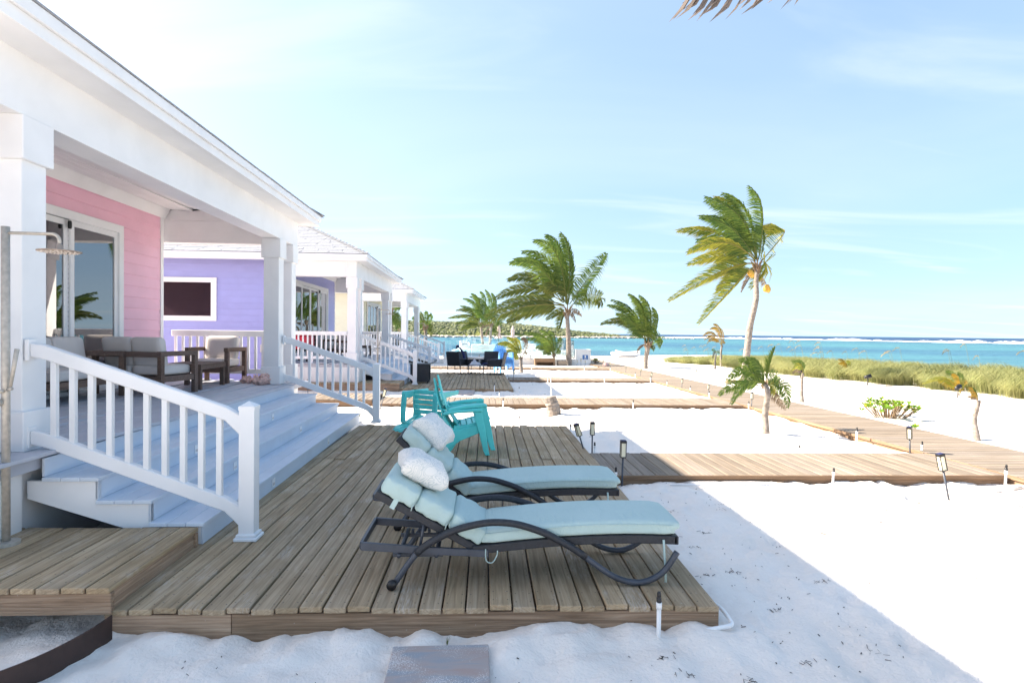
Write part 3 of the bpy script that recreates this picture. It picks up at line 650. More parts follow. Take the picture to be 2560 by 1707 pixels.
def walk(label, x0, x1, y0, y1, nmax=300):
    d = thing('boardwalk', label, 'boardwalk', ((x0 + x1) / 2, y0, 0), 'timber walkways across the sand')
    n = round((x1 - x0) / .147); bw = (x1 - x0) / n
    for i in range(n): board(d, 'plank', 'y', (x0 + (i + .5) * bw, (y0 + y1) / 2, -.017), y1 - y0 + RND.uniform(-.004, .004), bw - .009, .034, 'walk_wood', .004)
    for y in (y0 + .03, y1 - .03):
        k = max(1, round((x1 - x0) / 3.4)); w = (x1 - x0) / k
        for i in range(k): board(d, 'edge_board', 'x', (x0 + (i + .5) * w, y, -.035 - .10), w - .004, .035, .20, 'walk_rim_wood', .003, False)
        if y < y0 + .1:
            for i in range(k): board(d, 'edge_trim', 'x', (x0 + (i + .5) * w, y - .036, -.022), w - .003, .03, .044, 'walk_rim_wood', .003, False)
    return d
walk('first timber walkway beside the loungers, from the near deck to the main boardwalk', 1.525, 6.50, 7.09, 8.44)
walk('second timber walkway, passing behind the palm stump to the main boardwalk', -2.61, 6.33, 14.2, 15.72)
walk('third timber walkway, from the far deck to the main boardwalk', .96, 6.2, 21.5, 22.9)
walk('farthest timber walkway, running from the cream house past the yellow palm', -3.0, 6.07, 28.6, 30.0)
mw = thing('main_boardwalk', 'long timber boardwalk running along the beach to the palms', 'boardwalk', (6.6, 3.0, 0), 'timber walkways across the sand', rad(1.15))
y = 3.0; i = 0; far = MB()
while y < 42:
    w = 1.56 if y < 37 else 3.0
    if y < 22: board(mw, 'plank', 'x', (6.66 + .79, y, -.017), 1.58 + RND.uniform(-.01, .01), .134, .034, 'walk_wood', .004)
    else: far.box(6.66, 6.66 + 1.58, y - .067, y + .067, -.034, RND.uniform(-.001, .001))
    y += .1455
tag(part('planks', far, 'walk_wood', mw), kind='stuff')
for k in range(11):
    for x in (6.68, 8.22): board(mw, 'edge_board', 'y', (x, 3.0 + 3.6 * k + 1.8, -.035 - .09), 3.59, .035, .18, 'walk_rim_wood', .003, False)
    board(mw, 'edge_trim', 'y', (6.64, 3.0 + 3.6 * k + 1.8, -.024), 3.59, .03, .048, 'walk_rim_wood', .003, False)

# ------------------------------------------------------------------ porch furniture
def timber_seat(name, label, cat, W, loc, rz, group, seats=1, wd='teak_dark'):
    """front faces local -y; width along x; floor at z 0"""
    t = thing(name, label, cat, (0, 0, 0), group); t.location = loc; t.rotation_euler = (0, 0, rz)
    D = .74; h = W / 2
    for s in (-1, 1):
        for y in (-D / 2 + .035, D / 2 - .035): part('leg', MB().box(s * (h - .035) - .035, s * (h - .035) + .035, y - .035, y + .035, 0, .58), wd, t, bevel=.004)
        part('arm', MB().box(s * (h - .04) - .04, s * (h - .04) + .04, -D / 2, D / 2, .58, .65), wd, t, bevel=.004)
        part('side_rail', MB().box(s * (h - .035) - .02, s * (h - .035) + .02, -D / 2 + .07, D / 2 - .07, .20, .29), wd, t, bevel=.003)
    part('front_rail', MB().box(-h + .07, h - .07, -D / 2 + .015, -D / 2 + .055, .20, .29), wd, t, bevel=.003)
    part('back_rail', MB().box(-h + .07, h - .07, D / 2 - .055, D / 2 - .015, .20, .29), wd, t, bevel=.003)
    part('back_bar', MB().box(-h + .08, h - .08, D / 2 - .05, D / 2 - .012, .565, .645), wd, t, bevel=.003)
    part('slat_base', MB().box(-h + .07, h - .07, -D / 2 + .06, D / 2 - .06, .27, .285), wd, t)
    n = seats; w = (W - .17) / n
    for i in range(n):
        x = -h + .085 + (i + .5) * w
        part('seat_cushion', MB().rbox(w - .01, D - .12, .155, .05, 6, lambda q: q + Vector((x, -.02, .29 + .078))), 'cushion_grey', t, True)
        part('back_cushion', MB().rbox(w - .01, .16, .44, .06, 6, lambda q: Vector((q.x + x, q.y + D / 2 - .16 + q.z * .16, q.z + .44 + .20))), 'cushion_grey', t, True)
    return t
G_F = 'dark timber lounge seats on the porches'
def porch_set(k):
    nm = ('pink', 'lavender', 'cream')[k]; f = lambda x, y, z=ZF + .001: at_house(k, (x, y, z))
    if k == 0:
        timber_seat('armchair', 'dark timber armchair with pale cushions beside the far railing of the pink house porch', 'armchair', .80, f(-4.95, 11.47), rad(-4), G_F)
        timber_seat('loveseat', 'dark timber loveseat with its back turned, behind the near stair railing of the pink house', 'sofa', 1.22, f(-5.13, 9.40), rad(165), G_F, 2)
        timber_seat('corner_sofa', 'dark timber sofa with pale cushions against the glass door of the pink house', 'sofa', 1.45, f(-5.62, 8.35), rad(90), G_F, 2)
    else:
        timber_seat('sofa', f'dark timber sofa on the porch of the {nm} house', 'sofa', 1.5, f(-5.5, 9.6), rad(90), G_F, 2)
        timber_seat('armchair', f'dark timber armchair facing the sofa on the {nm} house porch', 'armchair', .8, f(-4.6, 7.4), rad(180), G_F)
    t = thing('coffee_table', f'low dark timber table on the {nm} house porch', 'table', (0, 0, 0), 'porch tables'); t.location = f(-4.86, 10.33) if k == 0 else f(-4.5, 9.4); t.rotation_euler = (0, 0, rad(2))
    w, l = .34, .50
    for s in (-1, 1):
        for q in (-1, 1): part('leg', MB().box(s * (w - .04) - .035, s * (w - .04) + .035, q * (l - .04) - .035, q * (l - .04) + .035, 0, .34), 'teak_dark', t, bevel=.004)
    for i in range(6): board(t, 'slat', 'y', (-w + (i + .5) * w / 3, 0, .405), 2 * l, w / 3 - .006, .025, 'teak_dark', .003, False)
    part('apron', MB().box(-w, w, -l, -l + .03, .33, .39).box(-w, w, l - .03, l, .33, .39).box(-w, -w + .03, -l + .03, l - .03, .33, .39).box(w - .03, w, -l + .03, l - .03, .33, .39), 'teak_dark', t)
for k in range(3): porch_set(k)
# red cooler on legs and a striped towel rack on the far porches
cp = at_house(1, (-5.55, 5.15, ZF)); t = thing('cooler', 'red drinks cooler standing behind the lavender porch railing', 'cooler', (0, 0, 0)); t.location = cp
part('box', MB().rbox(.55, .75, .42, .05, 4, lambda q: q + Vector((0, 0, .60))), 'red_plastic', t, True)
part('lid', MB().rbox(.57, .77, .09, .03, 4, lambda q: q + Vector((0, 0, .86))), 'red_plastic', t, True)
for s in (-1, 1):
    for q in (-1, 1): part('leg', MB().box(s * .22 - .02, s * .22 + .02, q * .32 - .02, q * .32 + .02, .001, .40), 'black_plastic', t)
cp = at_house(2, (-4.25, 5.0, ZF)); t = thing('folded_beach_chair', 'blue and yellow folded beach chair leaning on the cream house porch', 'beach chair', (0, 0, 0)); t.location = cp
for y in (-.2, .2): part('frame', MB().tube([(-.18, y, .02), (.12, y, 1.15)], .016, 6).tube([(.1, y, .02), (.0, y, 1.0)], .016, 6), 'steel', t, True)
part('sling', MB().box(-.02, .01, -.2, .2, .30, .95), 'blue_plastic', t); part('headrest', MB().rbox(.06, .4, .18, .03, 3, lambda q: q + Vector((.08, 0, 1.05))), 'yellow_plastic', t, True)
# conch shells on the pink porch
def conch(loc, s, rz, label):
    t = MB(); n = 26
    for i in range(n):
        u = i / (n - 1); a = u * 15; r = .012 + .075 * u ** 1.4
        pass
    mb = MB(); prof = []
    rings, seg = 12, 14
    for i in range(rings + 1):
        u = i / rings; z = u * .26; r = .10 * math.sin(math.pi * min(1, u * .62 + .36)) ** 1.2 * (1 if u > .08 else .5)
        r = (.012 + .098 * (u / .62)) if u < .62 else .11 * (1 - ((u - .62) / .40) ** 1.5) + .006
        row = []
        for j in range(seg):
            a = 2 * math.pi * j / seg + u * 3.0; k = 1 + (.42 if (j % 3 == 0 and .52 < u < .8) else 0) + .28 * math.exp(-((j - 4) / 1.6) ** 2) * (u < .7)
            row.append((r * k * math.cos(a), z - .10, r * k * math.sin(a) + .0))
        prof.append(row + [row[0]])
    mb.sheet(prof)
    o = single('conch_shell', MB().add([(p[0] * s + loc[0], p[1] * s + loc[1], p[2] * s + loc[2] + .085 * s) for p in mb.v], mb.f), 'conch', label, 'shell', loc, True, group='conch shells at the foot of the porch column')
    o.rotation_euler = (0, 0, rz)
    sp = MB()
    for j in range(5): a = j * .7 - .6; sp.tube([(.09 * s * math.cos(a) + loc[0], loc[1] + .02 * s, .09 * s * math.sin(a) + loc[2] + .085 * s), (.155 * s * math.cos(a) + loc[0], loc[1] + .05 * s, .155 * s * math.sin(a) + loc[2] + .085 * s)], [.022 * s, .003], 5)
    ORG[o.name] = Vector(loc); part('spine', sp, 'conch', o, True)
for i, (x, y, s, r, l) in enumerate([(-4.36, 11.16, .55, .4, 'pale conch shell at the left end of the pile by the porch column'), (-4.20, 11.04, .65, 1.7, 'pink conch shell second from the left in the pile by the porch column'), (-4.03, 10.93, .8, 2.6, 'large pink spiny conch shell in the middle of the pile by the porch column'), (-3.87, 10.86, .85, .9, 'large pink conch shell at the right end of the pile, nearest the step')]):
    conch((x, y, ZF + .012), s, r, l)
# ------------------------------------------------------------------ outdoor showers
def shower(loc, label, rz=0):
    t = thing('outdoor_shower', label, 'shower', (0, 0, 0), 'outdoor showers'); t.location = loc; t.rotation_euler = (0, 0, rz)
    part('base_flange', MB().lathe([(.085, 0), (.085, .022), (.03, .026)], n=24), 'steel', t, False)
    part('pole', MB().tube([(0, 0, .02), (0, 0, 2.27)], .026, 14), 'steel', t, True)
    a = [(.02, 0, 2.225), (.32, 0, 2.222)] + [(.32 + .05 * math.sin(u), 0, 2.172 + .05 * math.cos(u)) for u in [i * math.pi / 12 for i in range(7)]] + [(.37, 0, 2.13)]
    part('arm', MB().tube(a, .0115, 10), 'steel', t, True)
    hd = part('shower_head', MB().lathe([(.012, 2.155), (.018, 2.145), (.020, 2.112), (.03, 2.108), (.133, 2.103), (.136, 2.098), (.130, 2.094), (.0, 2.094)], (.37, 0, 0), 28), 'rusty_steel', t, True)
    nz = MB()
    for i in range(70):
        r, q = .122 * math.sqrt((i + .5) / 70), i * 2.4; nz.box(.37 + r * math.cos(q) - .004, .37 + r * math.cos(q) + .004, r * math.sin(q) - .004, r * math.sin(q) + .004, 2.088, 2.095)
    part('nozzles', nz, 'cushion_grey', hd)
    part('valve', MB().tube([(-.02, -.02, 1.02), (-.02, -.075, 1.02)], .026, 12), 'steel', t, True); part('knob', MB().tube([(0, -.02, 1.10), (0, -.05, 1.10)], .014, 8), 'steel', t, True)
    hs = part('handset', MB().tube([(.045, -.02, 1.12), (.10, -.03, 1.40)], [.011, .016], 10), 'steel', t, True); part('clip', MB().tube([(.02, -.01, 1.11), (.06, -.025, 1.12)], .012, 8), 'steel', hs, True)
shower((-3.40, 4.42, .147), 'steel outdoor shower on the near platform beside the pink house column')
shower(at_house(1, (-3.05, 4.42, .147)), 'steel outdoor shower beside the lavender house steps')
shower(at_house(2, (-3.05, 4.42, -.05)), 'steel outdoor shower beside the cream house steps')

# ------------------------------------------------------------------ sun loungers
def spline(pts, m=5):
    P = [Vector(p) for p in pts]; out = []
    for i in range(len(P) - 1):
        a, b, c, d = P[max(i - 1, 0)], P[i], P[i + 1], P[min(i + 2, len(P) - 1)]
        for k in range(m):
            t = k / m; out.append(.5 * ((2 * b) + (c - a) * t + (2 * a - 5 * b + 4 * c - d) * t * t + (3 * b - a - 3 * c + d) * t ** 3))
    return out + [P[-1]]
ARC = [(-.58, .012), (-.53, .09), (-.43, .225), (-.33, .305), (-.19, .375), (-.05, .415), (.08, .432), (.23, .42), (.39, .372), (.51, .315), (.64, .24), (.77, .145), (.90, .06), (1.02, .022), (1.13, .03), (1.24, .095), (1.33, .225)]
WID = .60
def lounger(loc, ang, rz, label, cat='sun lounger'):
    t = thing('sun_lounger', label, cat, (0, 0, 0), 'sun loungers on the near deck'); t.location = loc; t.rotation_euler = (0, 0, rz)
    seat_z = lambda x: .215 + .07 * math.sin(max(0, min(1, (x + .05) / 1.9)) * math.pi * .92)
    for y in (0, WID):
        pts = spline([(x, y, z) for x, z in ARC], 4); i0 = 9; i1 = 41
        a = part('glide_frame', MB().tube(pts[i1:], .021, 8), 'slate_metal', t, True); part('foot_bar', MB().tube(pts[:i0 + 1], .021, 8), 'slate_metal', a, True)
        part('wicker_wrap', MB().tube(pts[i0 - 1:i1 + 2], .0245, 10), 'dark_wicker', a, True)
        part('wheel', MB().tube([(-.585, y - .055 if y == 0 else y + .025, .034), (-.585, y - .025 if y == 0 else y + .055, .034)], .033, 14), 'black_plastic', t, True)
    for y in (.035, WID - .035):
        part('base_rail', MB().prism([(-.80, y - .012, .24), (-.80, y - .012, .295), (-.40, y - .012, .262), (.05, y - .012, .235), (.05, y - .012, .188), (-.40, y - .012, .212)], (0, .024, 0)), 'slate_metal', t, bevel=.003)
    part('head_rail', MB().bar((-.80, .035, .268), (-.80, WID - .035, .268), .022, .05), 'slate_metal', t, bevel=.003)
    for x in (-.55, -.30, .02): part('cross_bar', MB().tube([(x, .03, .20), (x, WID - .03, .20)], .016, 8), 'slate_metal', t, True)
    for y in (.09, WID - .115): part('ratchet_bar', MB().box(-.60, -.26, y, y + .025, .17, .195), 'slate_metal', t, bevel=.003)
    for i in range(4):
        for y in (.085, WID - .12): part('adjuster_tooth', MB().box(-.52 + i * .06, -.50 + i * .06, y, y + .035, .196, .225), 'slate_metal', t, bevel=.002)
    xs_ = [-.06 + i * .1 for i in range(15)]
    top = [(x, seat_z(x)) for x in xs_]
    for y in (.03, WID - .065): part('seat_frame', MB().prism([(x, y, z + .045) for x, z in top] + [(x, y, z - .012) for x, z in reversed(top)], (0, .035, 0)), 'dark_wicker', t, bevel=.004)
    part('foot_rail', MB().bar((1.335, .03, seat_z(1.33) + .016), (1.335, WID - .03, seat_z(1.33) + .016), .03, .057), 'dark_wicker', t, bevel=.004)
    part('seat_weave', MB().sheet([[(x, .06, z + .03), (x, WID - .06, z + .03)] for x, z in top]), 'dark_wicker', t)
    ca, sa = math.cos(ang), math.sin(ang); hx, hz = .0, .245
    B = lambda u, y, v: Vector((hx - u * ca + v * sa, y, hz + u * sa + v * ca))          # u up the back, v out of it
    L = .80
    for y in (.045, WID - .08): part('back_frame', MB().prism([B(0, y, 0), B(L, y, 0), B(L, y, -.05), B(0, y, -.05)], (0, .035, 0)), 'dark_wicker', t, bevel=.004)
    part('top_rail', MB().prism([B(L - .05, .08, 0), B(L, .08, 0), B(L, .08, -.05), B(L - .05, .08, -.05)], (0, WID - .16, 0)), 'dark_wicker', t, bevel=.004)
    bw = MB()
    for i in range(26): bw.tube([B(.02 + i * .029, .07, -.02), B(.02 + i * .029, WID - .07, -.02)], .011, 5)
    part('back_weave', bw, 'dark_wicker', t, True)
    for y in (.10, WID - .10): part('prop_rod', MB().tube([B(.42, y, -.04), (-.42 if ang < .6 else -.36, y, .21)], .011, 6), 'slate_metal', t, True)
    # cushions: a long seat pad that follows the curve of the frame, and three pads up the back
    th = .095
    def seat_map(q):
        x = q.x + .665; k = .5 + .5 * min(1, abs(q.y) / .26)
        return Vector((x + (.03 if q.z > 0 else 0) * (1 if x > 1.2 else 0), q.y + WID / 2, seat_z(x) + .045 + th / 2 + q.z + (.010 * (1 - (q.y / .28) ** 2) if q.z > 0 else 0)))
    sc = part('seat_cushion', MB().rbox(1.34, .545, th, .035, 12, seat_map), 'aqua_fabric', t, True)
    part('piping', MB().tube([seat_map(Vector((x, -.272, .0))) + Vector((0, -.003, .028)) for x in [-.64 + i * .0985 for i in range(14)]], .0035, 5), 'aqua_fabric', sc, True)
    st = B(0, 0, 0); n = 3; pl = .765 / n
    for i in range(n):
        u0 = .015 + i * (pl + .004)
        def bmap(q, u0=u0):
            u = u0 + pl / 2 + q.x; v = .062 + q.z * (1 + .12 * math.sin(math.pi * min(1, max(0, (q.x / pl + .5)))))
            w = 1 + .02 * math.sin(q.x * 40); wr = .006 * math.sin(q.x * 55 + q.z * 30) * (abs(q.y) > .2)
            return B(u, q.y * w + WID / 2, v + wr)
        part('back_cushion', MB().rbox(pl + .012, .54, .12, .042, 8, bmap), 'aqua_fabric', t, True)
        if i: part('button_tie', MB().tube([B(u0 - .014, .012, .028), B(u0, .024, .06), B(u0 + .012, .012, .03), B(u0 + .004, .02, .0)], .004, 5), 'aqua_fabric', t, True)
    part('strap', MB().prism([B(L - .16, .036, .02), B(L - .125, .036, .02), B(L - .125, .036, -.055), B(L - .16, .036, -.055)], (0, .005, 0)), 'aqua_fabric', t)
    part('tie_loop', MB().tube(spline([(.03, .022, .245), (.035, .018, .17), (.075, .018, .155), (.105, .02, .20), (.11, .022, .235)], 4), .004, 5), 'aqua_fabric', t, True)
    part('hanging_tie', MB().prism([(1.235, .022, .30), (1.250, .022, .30), (1.255, .015, .20), (1.265, .012, .09), (1.268, .014, .012), (1.250, .014, .012), (1.248, .012, .1), (1.240, .015, .2)], (0, .003, 0)), 'aqua_fabric', t, True); part('hanging_tie', MB().tube(spline([(1.22, WID - .02, .29), (1.19, WID + .01, .20), (1.17, WID + .015, .10)], 3), .005, 5), 'aqua_fabric', t, True)
    if True:
        part('far_tie', MB().tube(spline([B(.17, WID - .03, .10), B(.10, WID + .03, .05), (-.02, WID + .05, .28), (.01, WID + .05, .22)], 4), .005, 5), 'aqua_fabric', t, True)
    return t, B
A1, A2 = rad(29), rad(43)
L1, B1 = lounger((0, 3.97, .002), A1, 0, 'sun lounger nearest the camera, its back reclined low, with aqua cushions')
L2, B2 = lounger((-.13, 5.16, .002), A2, rad(1), 'second sun lounger, its back raised steeper, between the first lounger and the turquoise chairs')
def pillow(B, base, u, v, rx, label, y=.36):
    # a throw pillow lying against the upper back cushion: two domed faces meeting in a seam, corners drawn out
    c = B(u, y, v) + Vector(base); ang_ = A1 if B is B1 else A2; n = 18; mb = MB(); wr = random.Random(len(label))
    ph = [wr.uniform(0, 6) for _ in range(4)]
    for s in (-1, 1):
        rows = []
        for i in range(n + 1):
            row = []
            for j in range(n + 1):
                a, b = -1 + 2 * i / n, -1 + 2 * j / n; k = max(0, (1 - a ** 4) * (1 - b ** 4)) ** .5
                x = a * .185 * (1 - .10 * (1 - b * b)) ; yy = b * .225 * (1 - .10 * (1 - a * a))
                z = s * .095 * k ** .8 + .008 * k * math.sin(a * 5 + ph[0]) * math.sin(b * 4 + ph[1]) + .004 * k * math.sin(a * 11 + b * 9 + ph[2]) - .012 * abs(a * b)
                row.append((x, yy, z))
            rows.append(row)
        mb.sheet(rows)
    o = single('throw_pillow', mb, 'pillow_fabric', label, 'pillow', (0, 0, 0), True, group='patterned pillows on the loungers')
    bm = bmesh.new(); bm.from_mesh(o.data); bmesh.ops.remove_doubles(bm, verts=bm.verts[:], dist=.0005); bmesh.ops.recalc_face_normals(bm, faces=bm.faces[:]); bm.to_mesh(o.data); bm.free()
    o.location = c; o.rotation_euler = (0, ang_, rx)
    return o
pillow(B1, (0, 3.97, .002), .60, .205, rad(12), 'white and grey patterned pillow on the head of the nearest lounger')
pillow(B2, (-.13, 5.16, .002), .60, .20, rad(-10), 'white and grey patterned pillow on the head of the steeper second lounger', .30)

# ------------------------------------------------------------------ slatted plastic beach chairs
def beach_chair(name, label, mat, group):
    """faces +x, feet at z 0, width .74 along y, middle at y 0"""
    t = thing(name, label, 'chair', (0, 0, 0), group); w = .33
    for s in (-1, 1):
        y = s * w
        arm = [(-.50, .60), (-.30, .635), (.0, .655), (.04, .64), (.04, .60), (.0, .605), (-.30, .59), (-.50, .555)]
        part('arm', MB().prism([(x, y - .05, z) for x, z in arm], (0, .10, 0)), mat, t, bevel=.012)
        fl = [(-.07, .61), (.035, .61), (.085, .36), (.135, .05), (.15, 0), (.085, 0), (.055, .07), (.0, .30), (-.07, .52)]
        part('front_leg', MB().prism([(x, y - .028, z) for x, z in fl], (0, .056, 0)), mat, t, bevel=.008)
        sr = [(.055, .42), (.06, .33), (-.10, .265), (-.26, .20), (-.40, .10), (-.47, 0), (-.55, 0), (-.51, .14), (-.44, .26), (-.42, .36), (-.30, .35), (-.10, .40)]
        part('side_rail', MB().prism([(x, y - .045 if s > 0 else y + .01, z) for x, z in sr], (0, .035, 0)), mat, t, bevel=.006)
        br = [(-.40, .30), (-.44, .52), (-.52, .80), (-.60, .98), (-.565, .99), (-.48, .80), (-.40, .54), (-.345, .30)]
    yb = lambda u: .30 + .02 * math.sin(u * math.pi)
    n = 5
    for i in range(n):
        x = .05 - i * .083; z = .425 - i * .020 + .012 * (i - 2) ** 2 * .4
        part('seat_slat', MB().prism([(x + .034, -w + .05, z + .004), (x + .036, -w + .05, z - .02), (x - .036, -w + .05, z - .032), (x - .036, -w + .05, z - .008)], (0, 2 * w - .10, 0)), mat, t, bevel=.005)
    m = 7
    for j in range(m):
        q = (j - (m - 1) / 2) / ((m - 1) / 2); hgt = .70 + .06 * (1 - q * q) - .14 * abs(q) ** 3
        pts = []
        for k in range(7):
            u = k / 6; zz = .30 + u * hgt * .98; xx = -.36 - .27 * u - .045 * math.sin(u * math.pi) - .02 * q * q * 0; yy = q * (.235 + .065 * math.sin(min(1, u * 1.25) * math.pi * .62) - .03 * max(0, u - .8) * 5)
            cup = .045 * (q * q)
            pts.append(Vector((xx + cup, yy, zz)))
        mb = MB(); rows = []
        hw_ = .037
        for a, p_ in enumerate(pts):
            e = 1 if a < 6 else .6
            rows.append([(p_.x, p_.y - hw_ * e, p_.z), (p_.x + .006, p_.y, p_.z), (p_.x, p_.y + hw_ * e, p_.z), (p_.x - .016, p_.y + hw_ * e, p_.z), (p_.x - .016, p_.y - hw_ * e, p_.z), (p_.x, p_.y - hw_ * e, p_.z)])
        mb.sheet(rows); mb.f.append(tuple(range(len(mb.v) - 6, len(mb.v) - 1)))
        part('back_slat', mb, mat, t)
    part('back_brace', MB().tube([(-.485, -.32, .62), (-.52, 0, .62), (-.485, .32, .62)], .020, 6, .7).tube([(-.60, -.22, .88), (-.625, 0, .88), (-.60, .22, .88)], .018, 6, .7).tube([(-.375, -.30, .33), (-.385, .30, .33)], .022, 6), mat, t, True)
    return t
GT = 'turquoise slatted beach chairs'
ch = beach_chair('beach_chair', 'lower of two stacked turquoise beach chairs standing behind the second lounger', 'teal_plastic', GT)
ch.location = (-.06, 8.58, .001); ch.rotation_euler = (0, 0, rad(3))
c2 = copy_tree(ch); c2['label'] = 'upper of two stacked turquoise beach chairs, nested into the lower one'; c2.location = (.015, 8.62, .062); c2.rotation_euler = (0, rad(-1.5), rad(4))
c3 = copy_tree(ch); c3['label'] = 'turquoise beach chair tipped onto its back at the far edge of the near deck'
c3.matrix_world = Matrix.Translation((-.92, 10.30, .20)) @ Matrix.Rotation(rad(58), 4, 'Z') @ Matrix.Rotation(rad(-80), 4, 'Y') @ Matrix.Translation((.40, 0, -.30))
GBL = 'blue stacked beach chairs by the far deck'
b1 = beach_chair('beach_chair', 'lowest of the stacked blue beach chairs beyond the dark wicker chairs', 'blue_plastic', GBL)
b1.location = (1.0, 26.1, H(1, 26)); b1.rotation_euler = (0, 0, rad(-62))
for i, l in enumerate(['second from the bottom of the stacked blue beach chairs', 'third from the bottom of the stacked blue beach chairs', 'topmost of the stacked blue beach chairs']):
    c = copy_tree(b1); c['label'] = l + ' beyond the dark wicker chairs'; c.location = (1.0, 26.1, H(1, 26) + .085 * (i + 1))
# ------------------------------------------------------------------ dark wicker set on the far deck
def wicker_chair(label, loc, rz):
    t = thing('wicker_chair', label, 'chair', (0, 0, 0), 'dark wicker chairs on the far deck'); t.location = loc; t.rotation_euler = (0, 0, rz); w = .30
    for s in (-1, 1):
        part('side_frame', MB().tube([(-.30, s * w, .012), (.30, s * w, .012), (.28, s * w, .60), (-.36, s * w, .62)], .016, 6).tube([(-.28, s * w, .012), (-.30, s * w, .40), (-.42, s * w, .90)], .016, 6), 'slate_metal', t, True)
    part('seat', MB().box(-.30, .29, -w + .017, w - .017, .32, .36), 'dark_wicker', t, bevel=.008); part('seat_cushion', MB().rbox(.56, .54, .07, .03, 4, lambda q: q + Vector((0, 0, .398))), 'navy_fabric', t, True)
    part('backrest', MB().prism([(-.28, -w + .017, .36), (-.40, -w + .017, .91), (-.435, -w + .017, .91), (-.315, -w + .017, .36)], (0, 2 * w - .034, 0)), 'dark_wicker', t, bevel=.006)
    for y in (-w + .01, w - .025): part('side_panel', MB().box(-.26, .26, y, y + .015, .36, .58), 'dark_wicker', t)
    return t
wicker_chair('leftmost dark wicker chair on the far deck, its back towards the camera', (-1.05, 24.75, .002), rad(62))
wicker_chair('rear left dark wicker chair, beyond the one with its back turned', (-.55, 25.0, .002), rad(-35))
wicker_chair('rear dark wicker chair in the middle, behind the small table', (.25, 25.0, .002), rad(-105))
wicker_chair('rightmost dark wicker chair on the far deck, seen from its side', (.52, 24.35, .002), rad(166))
t = thing('low_table', 'low dark table between the wicker chairs on the far deck', 'table', (0, 0, 0)); t.location = (-.28, 24.4, .002)
for s in (-1, 1):
    for q in (-1, 1): part('leg', MB().box(s * .3 - .015, s * .3 + .015, q * .2 - .015, q * .2 + .015, 0, .36), 'slate_metal', t)
part('tabletop', MB().box(-.33, .33, -.23, .23, .36, .38), 'slate_metal', t, bevel=.004)
def heap(loc, r, h, seed):
    rng = random.Random(seed); rows = []
    for i in range(9):
        row = []
        for j in range(17):
            a = 2 * math.pi * j / 16; u = i / 8; rr = r * (1 - u) * (1 + .25 * math.sin(a * 3 + seed) + .1 * math.sin(a * 5)); row.append((loc[0] + rr * math.cos(a) * 1.4, loc[1] + rr * math.sin(a), loc[2] + h * u ** .7 * (1 + .25 * math.sin(a * 2 + i))))
        rows.append(row)
    return MB().sheet(rows)
single('towel', heap((-.35, 24.38, .384), .16, .20, 2), 'towel', 'pale grey towel crumpled on the low table of the far deck', 'towel', (-.35, 24.38, .384), True)
t = thing('beach_bag', 'dark jacket and strap draped over the rear left wicker chair', 'jacket', (0, 0, 0)); t.location = (-.72, 24.9, .002)
part('body', MB().tube(spline([(-.05, 0, .55), (-.10, 0, .80), (-.22, 0, 1.02), (-.30, 0, 1.10)], 4), [.02 + .05 * (1 - i / 12) for i in range(13)], 8), 'navy_fabric', t, True)
part('hood', MB().tube(spline([(-.30, 0, 1.10), (-.36, 0, 1.12), (-.40, 0, 1.0)], 4), [.05, .06, .065, .06, .055, .045, .04, .03, .015], 8), 'navy_fabric', t, True)
# wicker storage cube
t = thing('wicker_cube', 'black wicker side table at the foot of the lavender house steps', 'side table', (0, 0, 0)); t.location = (-2.10, 20.2, .002)
part('panel', MB().box(-.31, .31, -.29, -.26, .05, .60).box(-.31, .31, .26, .29, .05, .60).box(-.31, -.28, -.26, .26, .05, .60).box(-.28, .31, -.26, .26, .05, .08), 'dark_wicker', t, bevel=.004)
part('top', MB().box(-.33, .33, -.31, .31, .60, .635), 'dark_wicker', t, bevel=.006)
for s in (-1, 1):
    for q in (-1, 1): part('foot', MB().box(s * .26 - .025, s * .26 + .025, q * .25 - .025, q * .25 + .025, 0, .05), 'black_plastic', t)

